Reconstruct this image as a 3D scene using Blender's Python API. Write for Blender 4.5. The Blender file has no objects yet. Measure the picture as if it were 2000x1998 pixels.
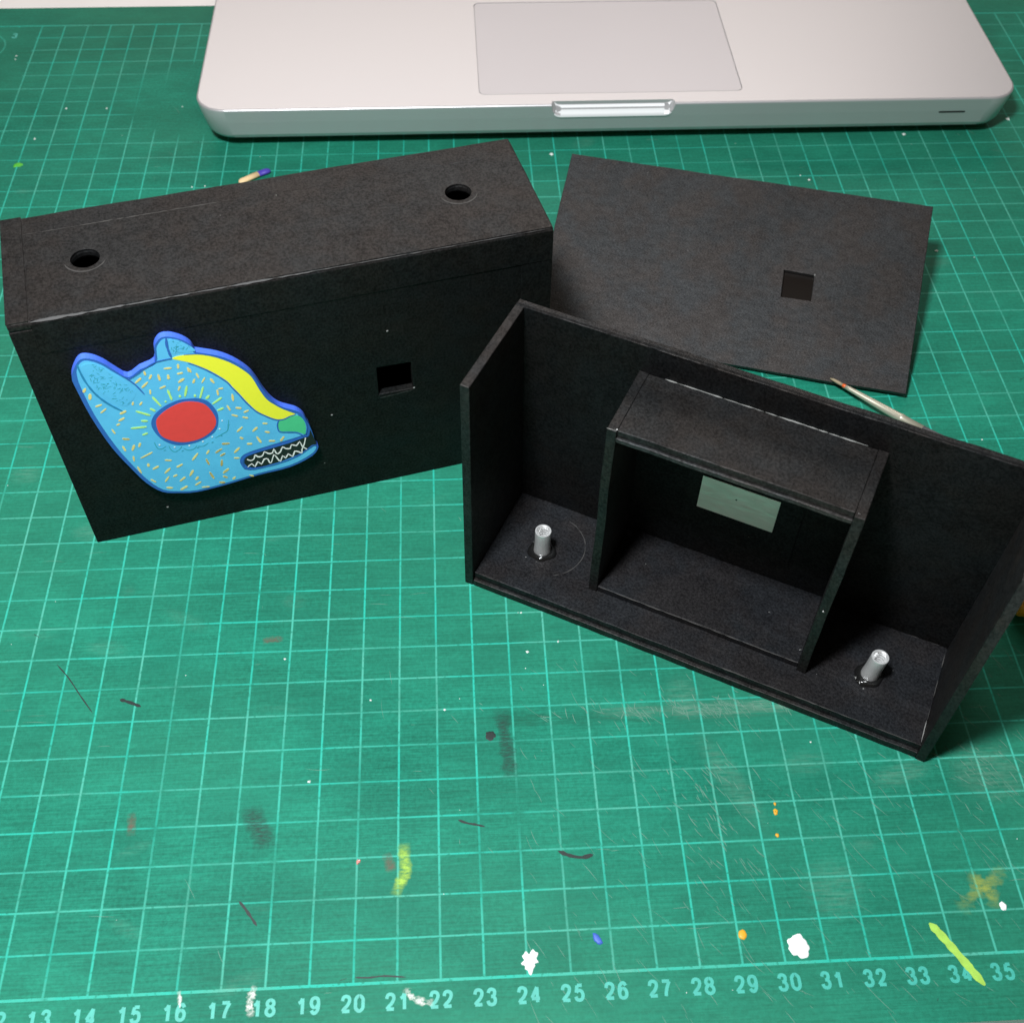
import bpy, bmesh, math, random
import numpy as np
from mathutils import Vector, Matrix, noise
random.seed(7)
# all lengths below are centimetres on the mat's own grid (x = ruler number, y = rows above the ruler line); U turns them into metres
U = 0.01
CAM=[22.7741, -8.7028, 28.0189]
ROT=[[0.998534, 0.031724, -0.043856], [-0.052162, 0.780315, -0.623207], [0.014451, 0.624581, 0.780826]]
LENS=41.8022

sc = bpy.context.scene
COL = sc.collection
# ---------------------------------------------------------------- camera, light, exposure
cd = bpy.data.cameras.new('camera'); cam = bpy.data.objects.new('camera', cd); COL.objects.link(cam)
cam.matrix_world = Matrix.Translation(Vector(CAM)*U) @ Matrix(ROT).to_4x4()
cd.lens = LENS; cd.sensor_width = 36; cd.clip_start = 0.01; cd.clip_end = 50
cd.dof.use_dof = True; cd.dof.focus_distance = 0.33; cd.dof.aperture_fstop = 30
sc.camera = cam
w = bpy.data.worlds.new('World'); sc.world = w; w.use_nodes = True
w.node_tree.nodes['Background'].inputs[0].default_value = (1.0, .80, .58, 1)
w.node_tree.nodes['Background'].inputs[1].default_value = .085
def area(name, loc, target, sx, sy, power, col):
    l = bpy.data.lights.new(name, 'AREA'); l.shape = 'RECTANGLE'; l.size = sx; l.size_y = sy; l.energy = power; l.color = col
    o = bpy.data.objects.new(name, l); COL.objects.link(o); o.location = Vector(loc)*U
    d = (Vector(target)-Vector(loc)); o.rotation_euler = d.to_track_quat('-Z', 'Y').to_euler(); return o
area('desk_lamp', (14.2, -.8, 46), (20, 14, 0), .055, .055, 3.95, (.93, .97, 1.0))
area('back_fill_light', (30, 190, 130), (26, 25, 0), 1.8, .8, 14.5, (1, .91, .86))  # unseen fill, added behind for sheen on the laptop and card tops
sc.view_settings.view_transform = 'Standard'; sc.view_settings.look = 'None'
sc.view_settings.exposure = 0; sc.view_settings.gamma = 1
sc.cycles.use_denoising = True

# ---------------------------------------------------------------- materials
def lin(h):
    h = h.lstrip('#'); c = [int(h[i:i+2], 16)/255 for i in (0, 2, 4)]
    return tuple(x/12.92 if x <= .04045 else ((x+.055)/1.055)**2.4 for x in c)+(1,)
class NT:
    def __init__(s, name):
        s.m = bpy.data.materials.new(name); s.m.use_nodes = True; s.t = s.m.node_tree; s.b = s.t.nodes['Principled BSDF']
    def n(s, typ, **kw):
        nd = s.t.nodes.new(typ)
        for k, v in kw.items():
            if k.startswith('i_'):
                key = k[2:]; key = int(key) if key.isdigit() else key.replace('_', ' ')
                s.set(nd.inputs[key], v)
            else: setattr(nd, k, v)
        return nd
    def set(s, sock, v):
        if isinstance(v, bpy.types.NodeSocket): s.t.links.new(v, sock)
        else: sock.default_value = v
    def math(s, op, a, b=None, c=None, clamp=False):
        nd = s.t.nodes.new('ShaderNodeMath'); nd.operation = op; nd.use_clamp = clamp
        s.set(nd.inputs[0], a)
        if b is not None: s.set(nd.inputs[1], b)
        if c is not None: s.set(nd.inputs[2], c)
        return nd.outputs[0]
    def mix(s, f, a, b):
        nd = s.t.nodes.new('ShaderNodeMix'); nd.data_type = 'RGBA'
        s.set(nd.inputs[0], f); s.set(nd.inputs[6], a); s.set(nd.inputs[7], b); return nd.outputs[2]
    def coord(s, scale=(1, 1, 1), kind='Object'):
        tc = s.t.nodes.new('ShaderNodeTexCoord'); mp = s.t.nodes.new('ShaderNodeMapping')
        mp.inputs['Scale'].default_value = scale; s.t.links.new(tc.outputs[kind], mp.inputs[0]); return mp.outputs[0]
    def noise(s, vec, scale, detail=3, rough=.6):
        return s.n('ShaderNodeTexNoise', i_Vector=vec, i_Scale=scale, i_Detail=detail, i_Roughness=rough).outputs['Fac']
    def ramp(s, f, a, b, ca=(0, 0, 0, 1), cb=(1, 1, 1, 1)):
        nd = s.t.nodes.new('ShaderNodeValToRGB'); nd.color_ramp.elements[0].position = a; nd.color_ramp.elements[1].position = b
        nd.color_ramp.elements[0].color = ca; nd.color_ramp.elements[1].color = cb; s.set(nd.inputs[0], f); return nd.outputs[0]
    def bump(s, h, strength, dist=.0002):
        nd = s.n('ShaderNodeBump', i_Strength=strength, i_Distance=dist, i_Height=h); s.t.links.new(nd.outputs[0], s.b.inputs['Normal'])
def simple(name, col, rough=.5, metal=0., var=.12, scale=900, spec=.5):
    m = NT(name); v = m.coord(); f = m.noise(v, scale, 3)
    c0 = tuple(x*(1-var) for x in col[:3])+(1,); c1 = tuple(min(1, x*(1+var)) for x in col[:3])+(1,)
    m.set(m.b.inputs['Base Color'], m.mix(f, c0, c1)); m.b.inputs['Roughness'].default_value = rough
    m.b.inputs['Metallic'].default_value = metal; m.b.inputs['Specular IOR Level'].default_value = spec
    m.bump(f, .25 if metal < .3 else .04, .00005); return m.m
def card(name, base, rough=.62, spec=.5, fib=(1, 1, 1)):
    m = NT(name); v = m.coord(fib)
    f1 = m.noise(v, 1400, 4, .7); f2 = m.noise(v, 260, 3, .6); f3 = m.noise(m.coord(), 30, 2)
    f4 = m.noise(m.coord((1, 1, 1)), 75, 3, .6)
    a = m.ramp(f1, .40, .60); b2 = m.ramp(f2, .38, .64)
    f = m.math('ADD', m.math('MULTIPLY', a, .62), m.math('MULTIPLY', b2, .22)); f = m.math('ADD', f, m.math('MULTIPLY', m.ramp(f3, .4, .62), .12))
    lo = tuple(x*.55 for x in base)+(1,); hi = tuple(x*1.6 for x in base)+(1,)
    col = m.mix(f, lo, hi)
    tint = m.mix(m.ramp(f4, .4, .6), (1.08, .99, .95, 1), (.96, 1.0, 1.06, 1))
    tn = m.t.nodes.new('ShaderNodeMix'); tn.data_type = 'RGBA'; tn.blend_type = 'MULTIPLY'; tn.inputs[0].default_value = 1; m.set(tn.inputs[6], col); m.set(tn.inputs[7], tint); col = tn.outputs[2]
    tn = m.t.nodes.new('ShaderNodeMix'); tn.data_type = 'RGBA'; m.set(tn.inputs[0], m.ramp(f4, .4, .6)); tn.inputs[6].default_value = (1, .93, .89, 1); tn.inputs[7].default_value = (.93, .98, 1, 1); m.set(m.b.inputs['Specular Tint'], tn.outputs[2])
    sp = m.n('ShaderNodeTexVoronoi', i_Vector=m.coord(), i_Scale=230.).outputs['Distance']
    spk = m.ramp(sp, .035, .06, (1, 1, 1, 1), (0, 0, 0, 1)); rare = m.ramp(m.noise(m.coord(), 120, 1), .66, .70)
    col = m.mix(m.math('MULTIPLY', spk, rare), col, (.16, .16, .15, 1))
    m.set(m.b.inputs['Base Color'], col); m.b.inputs['Roughness'].default_value = rough; m.set(m.b.inputs['Specular IOR Level'], m.math('MULTIPLY', m.math('ADD', f, .45), spec*1.15))
    m.bump(m.math('ADD', f1, f2), .38, .0003); return m.m
M = {}
M['card'] = card('black_paper', (.0038, .0036, .0036), .55, .38)
M['card_fibre'] = card('black_fibrous_paper', (.0105, .0098, .0100), .56, .5, (1, 2.0, 2.0))
M['card_shaded'] = card('black_paper_shaded_inner', (.0026, .0028, .0030), .6, .20)  # same paper, darkened and dulled to paint the shade inside
M['card_front_shaded'] = card('black_paper_shaded_front', (.0034, .0036, .0034), .6, .20)  # same paper with less sheen; shade on the fronts is put into the material
M['card_floor_sheen'] = card('black_paper_sheen_floor', (.0042, .0044, .0056), .58, .30)  # same paper, the floor's bluish sheen painted into its colour
M['edge'] = card('black_painted_edge', (.014, .014, .014), .55)
M['scuff'] = simple('worn_glint_paper', (.045, .043, .041), .6)
M['glue'] = simple('black_glossy_glue', (.008, .008, .008), .12)
M['glue_clear'] = simple('dry_clear_glue', (.22, .22, .21), .25)
M['board'] = simple('greyboard_painted_blue', (.07,.17,.80), .5)
M['pblue'] = simple('paint_dark_blue', (.03,.14,.50), .45, var=.2, scale=500)
M['pnavy'] = simple('paint_line_blue', (.02,.24,.48), .45, var=.2, scale=500)
M['psky'] = simple('paint_sky_blue', (.12,.56,.99), .5, var=.16, scale=140)
M['pyellow'] = simple('paint_yellow', (1,.98,.04), .5, var=.03)
M['pgreen'] = simple('paint_green', (.08,.62,.28), .5, var=.1, scale=300)
M['pred'] = simple('paint_red', (.90,.06,.055), .5, var=.08, scale=400)
M['pblack'] = simple('paint_black', (.010, .012, .011), .5)
M['pwhite'] = simple('paint_white', (.96, .97, .94), .5, var=.02)
M['porange'] = simple('paint_orange_marks', (.98,.72,.24), .5, var=.25, scale=400)
M['plime'] = simple('paint_lime_marks', (.55,.96,.24), .5, var=.1, scale=300)
M['pteal'] = simple('paint_teal', (.05,.40,.52), .5, var=.1)
M['zinc'] = simple('bright_steel', (.96, .96, .95), .30, .70, .06, 2500)
M['bristle'] = simple('brown_bristles', (.30, .24, .15), .6)
M['rubber'] = simple('black_rubber', (.02, .02, .02), .7)
M['orange_plastic'] = simple('orange_plastic', (1,.42,.02), .35, var=.05)
M['grey_plastic'] = simple('dark_grey_plastic', (.08, .08, .085), .5)
M['wood'] = simple('pale_wood', lin('#f2cf9e'), .6, var=.1, scale=400)
M['violet'] = simple('violet_paint', lin('#4d3fae'), .5)
M['film'] = simple('dark_red_window_film', (.005, .003, .002), .3)
M['crumb'] = simple('white_crumbs', (.80, .84, .80), .7)
M['table'] = simple('pinkish_white_table', (.97, .91, .88), .5, var=.04, scale=60)
M['mark_w'] = simple('white_paint_spot', (.9, .9, .9), .45, var=.03)
M['mark_o'] = simple('orange_paint_spot', lin('#e0a62c'), .45)
M['mark_b'] = simple('blue_paint_spot', lin('#3f62bd'), .5)
M['mark_p'] = simple('pink_paint_spot', lin('#c98278'), .5)
M['mark_k'] = simple('black_ink_mark', (.01, .018, .016), .6)
M['mark_g'] = simple('green_paint_spot', lin('#4fb52f'), .5)
# thin smears: paint broken up by the grain of the mat
def smear(name, col, dens, sc_=(1, 1, 1), scale=500, cut=.3, gain=2.6):
    m = NT(name); m.b.inputs['Base Color'].default_value = col; m.b.inputs['Roughness'].default_value = .6
    a = m.n('ShaderNodeAttribute', attribute_name='fade').outputs['Fac']
    f = m.noise(m.coord(sc_), scale, 4, .7)
    al = m.math('MULTIPLY', m.math('MULTIPLY', m.math('SUBTRACT', f, cut), gain, clamp=True), m.math('MULTIPLY', a, dens), clamp=True)
    m.set(m.b.inputs['Alpha'], al); return m.m
M['smear_y'] = smear('yellow_green_paint_smear', (.40, .66, .07, 1), .95, (1, 3, 1), 330, .30, 3.0)
M['smear_l'] = smear('lime_paint_stroke', (.48, .78, .12, 1), 1.5, (1, 2, 1), 400, .22, 3.5)
M['smear_f'] = smear('faint_olive_smear', (.42, .52, .10, 1), .62, (1, 2.5, 1), 330, .28, 2.2)
M['smear_w'] = smear('white_scuff', (.75, .80, .72, 1), 1.1, (1,1,1), 700, .36, 4)
M['smear_k'] = smear('black_ink_smear', (.02, .035, .03, 1), .75, (1, 4, 1), 500, .3, 2.4)
M['smear_dg'] = smear('dark_green_smear', (.01, .10, .06, 1), .7, (1, 2, 1), 200)
M['smear_br'] = smear('brown_smear', (.22, .10, .07, 1), .6)

# aluminium
m = NT('anodised_aluminium'); f = m.noise(m.coord(), 3000, 3); g = m.noise(m.coord(), 9, 2)
m.set(m.b.inputs['Base Color'], m.mix(g, (.565, .545, .55, 1), (.60, .585, .595, 1)))
m.b.inputs['Metallic'].default_value = .5; m.set(m.b.inputs['Roughness'], m.math('ADD', m.math('MULTIPLY', g, .06), .38)); m.bump(f, .12, .00003); M['alu'] = m.m
m = NT('trackpad_glass'); g = m.noise(m.coord(), 14, 2); f = m.noise(m.coord(), 3000, 2)
m.set(m.b.inputs['Base Color'], m.mix(g, (.465, .455, .475, 1), (.495, .485, .505, 1)))
m.b.inputs['Metallic'].default_value = .6; m.b.inputs['Roughness'].default_value = .40; m.bump(f, .08, .00002); M['pad'] = m.m
# brushed plate
m = NT('brushed_tin'); v = m.coord((1, 6, 6)); f = m.noise(v, 260, 4); g = m.noise(m.coord((1, 2, 3)), 160, 3)
m.set(m.b.inputs['Base Color'], m.mix(g, (.74, .68, .62, 1), (1, .95, .89, 1))); m.b.inputs['Metallic'].default_value = .45
m.set(m.b.inputs['Roughness'], m.math('ADD', m.math('MULTIPLY', f, .2), .22)); m.bump(g, .8, .0003); M['tin'] = m.m

# ---- cutting mat: green PVC with printed centimetre grid, worn and scratched
m = NT('cutting_mat_print')
tc = m.t.nodes.new('ShaderNodeTexCoord'); sp = m.n('ShaderNodeSeparateXYZ', i_0=tc.outputs['Object'])
X = m.math('MULTIPLY', sp.outputs[0], 100.); Y = m.math('MULTIPLY', sp.outputs[1], 100.)
wob = m.math('MULTIPLY', m.math('SUBTRACT', m.noise(m.coord(), 120, 2), .5), .012)
def line(c, hw, soft=.012):
    fr = m.math('ABSOLUTE', m.math('SUBTRACT', m.math('ADD', c, wob), m.math('ROUND', c)))
    return m.math('SUBTRACT', 1., m.math('DIVIDE', m.math('SUBTRACT', fr, hw-soft), soft*2, clamp=True), clamp=True)
def gt(a, b): return m.math('GREATER_THAN', a, b)
def lt(a, b): return m.math('LESS_THAN', a, b)
def mul(*a):
    r = a[0]
    for k in a[1:]: r = m.math('MULTIPLY', r, k)
    return r
vx = line(X, .0255); hy = line(Y, .0215)
iny = mul(gt(Y, -.03), lt(Y, 42.03)); inx = mul(gt(X, -.03), lt(X, 57.03))
corner = mul(lt(X, 4.9), gt(Y, 37.1), lt(Y, 41.9))
free = m.math('SUBTRACT', 1., corner)
border = mul(m.math('MAXIMUM', mul(lt(m.math('ABSOLUTE', Y), .034), inx), mul(lt(m.math('ABSOLUTE', m.math('SUBTRACT', Y, 42.)), .03), inx)), 1.)
# the ring printed in the corner panel
dx = m.math('SUBTRACT', X, 2.55); dy = m.math('SUBTRACT', Y, 40.3)
rad = m.math('SQRT', m.math('ADD', m.math('MULTIPLY', dx, dx), m.math('MULTIPLY', dy, dy)))
ring = lt(m.math('ABSOLUTE', m.math('SUBTRACT', rad, 1.15)), .03)
vfade = m.ramp(m.noise(m.coord((9, 1, 1)), 26, 3, .7), .33, .52, (.45, .45, .45, 1)); hfade = m.ramp(m.noise(m.coord((1, 9, 1)), 26, 3, .7), .36, .56, (.5, .5, .5, 1))
grid = m.math('MAXIMUM', mul(vx, vfade), mul(hy, hfade)); grid = mul(grid, iny, inx, free)
ink = m.math('MAXIMUM', m.math('MAXIMUM', grid, border), m.math('MULTIPLY', ring, .6))
att = m.n('ShaderNodeAttribute', attribute_name='wear'); ws = m.n('ShaderNodeSeparateColor', i_0=att.outputs['Color'])
ink = mul(ink, m.math('SUBTRACT', 1., ws.outputs[2]))
chip = m.ramp(m.noise(m.coord(), 700, 3, .7), .36, .46, (.35, .35, .35, 1)); ink = mul(ink, chip)
# base colour
streak = m.noise(m.coord((.35, 9, 1)), 210, 4, .7); mott = m.noise(m.coord((.6, 1.4, 1)), 22, 4, .65); fine = m.noise(m.coord(), 900, 3, .7); big = m.noise(m.coord((.7, 1.3, 1)), 5, 3)
sf = m.math('ADD', m.math('MULTIPLY', m.ramp(streak, .38, .62), .33), m.math('MULTIPLY', m.ramp(mott, .36, .64), .36)); sf = m.math('ADD', sf, m.math('MULTIPLY', m.ramp(fine, .38, .62), .26))
base = m.mix(sf, (.004, .105, .065, 1), (.018, .285, .185, 1))
base = m.mix(m.math('MULTIPLY', m.ramp(big, .40, .60), .5), base, (.030, .185, .105, 1))
pt = m.ramp(m.noise(m.coord((.8, 1.2, 1)), 62, 4, .7), .44, .62); base = m.mix(m.math('MULTIPLY', pt, .34), base, (.010, .125, .080, 1))
lt_st = m.ramp(m.noise(m.coord((.25, 14, 1)), 330, 2, .5), .66, .78); base = m.mix(m.math('MULTIPLY', lt_st, .25), base, (.08, .33, .22, 1))
nz = m.noise(m.coord((.6, 6, 1)), 260, 3, .7); nw = m.math('MULTIPLY', m.math('SUBTRACT', nz, .35), 3., clamp=True)
base = m.mix(m.math('MULTIPLY', ws.outputs[1], nw), base, (.010, .085, .05, 1))
inkc = m.mix(m.ramp(m.noise(m.coord((1, 1, 1)), 33, 3, .6), .42, .62), (.026, .44, .33, 1), (.080, .39, .29, 1))
col = m.mix(ink, base, inkc)
col = m.mix(m.math('MULTIPLY', ws.outputs[0], nw), col, (.25, .42, .32, 1))
m.set(m.b.inputs['Base Color'], col); m.set(m.b.inputs['Roughness'], m.math('ADD', m.math('MULTIPLY', streak, .2), .50))
m.b.inputs['Specular IOR Level'].default_value = .15
m.bump(m.math('ADD', m.math('MULTIPLY', streak, .8), fine), .35, .00015); M['mat'] = m.m
M['print'] = simple('mat_print_ink', (.050, .41, .33), .5, var=.25, scale=500)
M['mat_side'] = simple('mat_side_pvc', (.02, .17, .11), .5)

# ---------------------------------------------------------------- helpers
def tag(o, label=None, cat=None, group=None, kind=None):
    for k, v in (('label', label), ('category', cat), ('group', group), ('kind', kind)):
        if v: o[k] = v
    return o
def empty(name, loc=(0, 0, 0), rot=(0, 0, 0)):
    o = bpy.data.objects.new(name, None); COL.objects.link(o); o.location = Vector(loc)*U; o.rotation_euler = rot; o.empty_display_size = .01; return o
def link(name, bm, mats, parent=None, smooth=False, bevel=0, seg=2):
    me = bpy.data.meshes.new(name); bmesh.ops.recalc_face_normals(bm, faces=bm.faces[:]); bm.to_mesh(me); bm.free()
    o = bpy.data.objects.new(name, me); COL.objects.link(o)
    for mm in (mats if isinstance(mats, (list, tuple)) else [mats]): me.materials.append(mm)
    if smooth:
        for pgn in me.polygons: pgn.use_smooth = True
    if bevel:
        b = o.modifiers.new('bevel', 'BEVEL'); b.width = bevel*U; b.segments = seg; b.limit_method = 'ANGLE'; b.angle_limit = math.radians(40)
    if parent: o.parent = parent
    return o
def box(bm, x0, x1, y0, y1, z0, z1):
    vs = [bm.verts.new((x*U, y*U, z*U)) for x in (x0, x1) for y in (y0, y1) for z in (z0, z1)]
    for q in ((0, 1, 3, 2), (4, 6, 7, 5), (0, 4, 5, 1), (2, 3, 7, 6), (0, 2, 6, 4), (1, 5, 7, 3)): bm.faces.new([vs[i] for i in q])
def wobble(bm, amp, seed=0.):      # hand-cut card: nothing is dead straight
    for v in bm.verts:
        n1 = noise.noise_vector(v.co*55+Vector((seed, 0, 0))); n2 = noise.noise_vector(v.co*190+Vector((0, seed, 0))); v.co += (n1*.75+n2*.4)*amp*U
def part_box(name, dims, mat, parent, bevel=.03):
    bm = bmesh.new(); box(bm, *dims)
    if parent.name.startswith('open_box') and mat.name.startswith('black') and max(dims[1]-dims[0], dims[3]-dims[2], dims[5]-dims[4]) > 2:
        for ax in range(3):
            L_ = dims[ax*2+1]-dims[ax*2]; k = int(L_/.45)
            if k > 1: bmesh.ops.subdivide_edges(bm, edges=[e for e in bm.edges if abs((e.verts[0].co-e.verts[1].co)[ax]) > .9*L_*U], cuts=k, use_grid_fill=True)
        wobble(bm, .03)
    return link(name, bm, mat, parent, bevel=bevel)
def plate(name, outer, holes, th, fn, mat, parent, bevel=.02):
    """flat board: outline and holes in its own 2D plane, thickness th; fn(u,v,d) gives the place (cm)"""
    bm = bmesh.new(); es = []
    for lp in [outer]+holes:
        vs = [bm.verts.new((u, v, 0)) for u, v in lp]
        es += [bm.edges.new((vs[i], vs[(i+1) % len(vs)])) for i in range(len(vs))]
    bmesh.ops.triangle_fill(bm, edges=es, use_beauty=True, use_dissolve=False)
    r = bmesh.ops.extrude_face_region(bm, geom=bm.faces[:])
    for v in r['geom']:
        if isinstance(v, bmesh.types.BMVert): v.co.z = th
    for v in bm.verts: v.co = Vector(fn(v.co.x, v.co.y, v.co.z))*U
    return link(name, bm, mat, parent, bevel=bevel)
def wavy(P, amp, step=.5):
    out = []
    for i, a in enumerate(P):
        b = P[(i+1) % len(P)]; n = max(1, int(math.dist(a, b)/step))
        for k in range(n):
            x, y = a[0]+(b[0]-a[0])*k/n, a[1]+(b[1]-a[1])*k/n; v = noise.noise_vector(Vector((x*.6, y*.6, 3)))+noise.noise_vector(Vector((x*2, y*2, 7)))*.5; out.append((x+v.x*amp, y+v.y*amp))
    return out
def circle(cx, cy, r, n=40, jit=0): return [(cx+(r+random.uniform(-jit, jit))*math.cos(2*math.pi*i/n), cy+(r+random.uniform(-jit, jit))*math.sin(2*math.pi*i/n)) for i in range(n)]
def smooth_line(p, n=5, closed=False):
    if len(p) < 3: return [tuple(q) for q in p]
    out = []; N = len(p)
    for i in range(N if closed else N-1):
        g = (lambda k: p[k % N]) if closed else (lambda k: p[min(max(k, 0), N-1)])
        a, b, c, d = g(i-1), g(i), g(i+1), g(i+2)
        for k in range(n):
            t = k/n; out.append(tuple(.5*((2*b[j])+(-a[j]+c[j])*t+(2*a[j]-5*b[j]+4*c[j]-d[j])*t*t+(-a[j]+3*b[j]-3*c[j]+d[j])*t**3) for j in range(len(b))))
    if not closed: out.append(tuple(p[-1]))
    return out
def ribbon(bm, pts, w, fn, d=0, taper=.3, jit=0., th=.004):
    """raised brush stroke: a thin strip with real thickness along a 2D line"""
    n = len(pts); L = []; Rr = []
    for i, (u, v) in enumerate(pts):
        a = pts[max(i-1, 0)]; b = pts[min(i+1, n-1)]; tx, ty = b[0]-a[0], b[1]-a[1]; l = math.hypot(tx, ty) or 1
        e = min(i, n-1-i)/max(1, (n-1)/2); ww = w/2*(taper+(1-taper)*min(1, e*4))*(1+random.uniform(-jit, jit))
        L.append((u-ty/l*ww, v+tx/l*ww)); Rr.append((u+ty/l*ww, v-tx/l*ww))
    T = [(bm.verts.new(Vector(fn(*l, d+th))*U), bm.verts.new(Vector(fn(*r, d+th))*U), bm.verts.new(Vector(fn(*r, d))*U), bm.verts.new(Vector(fn(*l, d))*U)) for l, r in zip(L, Rr)]
    for i in range(n-1):
        for k in range(4):
            a, b = T[i], T[i+1]; bm.faces.new((a[k], a[(k+1) % 4], b[(k+1) % 4], b[k]))
    bm.faces.new(T[0]); bm.faces.new(T[-1][::-1])
def tube(bm, pts, radii, n=16, cap=True):
    rings = []; P = [Vector(q) for q in pts]
    for i, q in enumerate(P):
        t = (P[min(i+1, len(P)-1)]-P[max(i-1, 0)]).normalized(); a = Vector((0, 0, 1)) if abs(t.z) < .9 else Vector((1, 0, 0))
        u = t.cross(a).normalized(); v = t.cross(u)
        rings.append([bm.verts.new((q+(u*math.cos(2*math.pi*k/n)+v*math.sin(2*math.pi*k/n))*radii[i])*U) for k in range(n)])
    for a, b in zip(rings, rings[1:]):
        for k in range(n): bm.faces.new((a[k], a[(k+1) % n], b[(k+1) % n], b[k]))
    if cap: bm.faces.new(rings[0]); bm.faces.new(rings[-1][::-1])
flat = lambda u, v, d: (u, v, d)

# ---------------------------------------------------------------- table and cutting mat
bm = bmesh.new(); box(bm, -60, 120, -45, 120, -3, 0-.32)
tag(link('table_top', bm, M['table'], bevel=.3), kind='structure')
matroot = empty('cutting_mat'); tag(matroot, 'green cutting mat with a pale centimetre grid and ruler numbers, worn and paint spotted', 'cutting mat')
XS = np.linspace(-1.5, 58.5, 601); YS = np.linspace(-1.5, 43.55, 452)
gx, gy = np.meshgrid(XS, YS); nx, ny = len(XS), len(YS)
co = np.zeros((nx*ny, 3)); co[:, 0] = gx.ravel()*U; co[:, 1] = gy.ravel()*U
idx = np.arange(nx*ny).reshape(ny, nx); q = np.stack([idx[:-1, :-1], idx[:-1, 1:], idx[1:, 1:], idx[1:, :-1]], -1).reshape(-1, 4)
me = bpy.data.meshes.new('mat_surface'); me.vertices.add(len(co)); me.vertices.foreach_set('co', co.ravel())
me.loops.add(q.size); me.loops.foreach_set('vertex_index', q.ravel().astype(np.int32)); me.polygons.add(len(q)); me.polygons.foreach_set('loop_start', np.arange(0, q.size, 4, dtype=np.int32))
me.update(); me.validate()
wear = np.zeros((ny, nx, 4)); wear[..., 3] = 1
def blot(ch, cx, cy, rx, ry, a, ang=0):
    c, s = math.cos(math.radians(ang)), math.sin(math.radians(ang)); X0 = gx-cx; Y0 = gy-cy
    d = ((X0*c+Y0*s)/rx)**2+((-X0*s+Y0*c)/ry)**2; wear[..., ch] = np.clip(wear[..., ch]+a*(.7 if ch == 0 else 1)*np.exp(-d*d*.7), 0, 1)
# channel 0 pale scuffing, 1 dark stain, 2 rubbed-off print
for a in [(1, 24.3, 6.62, .5, .3, .5), (1, 27.5, 6.62, 4.5, .22, .75), (1, 26.6, 7.9, .25, .7, .4, 30), (1, 30.5, 1.9, .8, .9, .35), (1, 46.5, 40.5, 1.2, 1.2, .6), (1, 12.2, 42.7, 1.6, .8, .3), (1, 9.6, 41, .9, .8, .25),
          (0, 27.2, 6.72, .8, .16, .45), (0, 29.6, 6.7, 1.4, .2, .6), (0, 31.2, 6.75, .6, .2, .45), (0, 28.6, 7.1, .4, .5, .3), (0, 36.2, 4.6, .8, .7, .35, -20), (0, 33.9, 4.6, .7, .25, .35, 15), (0, 31.5, 1.7, .6, .6, .3), (0, 29.5, 4.6, .3, 1.2, .3, 25), (0, 9.5, 15.7, .4, .3, .3), (0, 11.9, 13.4, .5, .3, .3),
          (2, 12, 36.3, 2.5, 2.2, 1), (2, 12.7, 34.4, 1.6, 1.3, .9), (2, 11.2, 34.9, 1.2, .9, .8), (2, 14.8, 35.3, 1.8, 1.6, 1), (2, 12.4, 38.4, 1.1, .5, .6), (2, 15, 6.5, .12, 3, .55), (2, 16, 2, .1, 2.5, .4), (2, 24, 4.3, .1, .9, .5), (2, 15, 11, .12, 2, .4), (2, 26, 1.2, .1, 1.6, .35), (2, 13.6, 8, 1.6, .1, .4), (2, 14.4, 3.9, 1.6, .1, .35), (2, 23, 6.02, 2.6, .1, .55), (2, 17.2, 11, .9, .1, .7)]: blot(*a)
rs = random.Random(3)
for _ in range(46): blot(0, rs.uniform(6, 44), rs.uniform(-1, 36), rs.uniform(.1, .6), rs.uniform(.05, .3), rs.uniform(.06, .22), rs.uniform(-30, 30))
for _ in range(40): blot(2, rs.randint(8, 40), rs.uniform(0, 30), .1, rs.uniform(.3, 1.5), rs.uniform(.2, .6))
for _ in range(40): blot(2, rs.uniform(8, 40), rs.randint(1, 36), rs.uniform(.4, 1.8), .1, rs.uniform(.2, .5))
at = me.color_attributes.new('wear', 'FLOAT_COLOR', 'POINT'); at.data.foreach_set('color', wear.ravel())
me.materials.append(M['mat']); ms = bpy.data.objects.new('mat_surface', me); COL.objects.link(ms); ms.parent = matroot
bm = bmesh.new(); box(bm, -1.5, 58.5, -1.5, 43.55, -.315, -.005); link('mat_core', bm, M['mat_side'], matroot)
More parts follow.
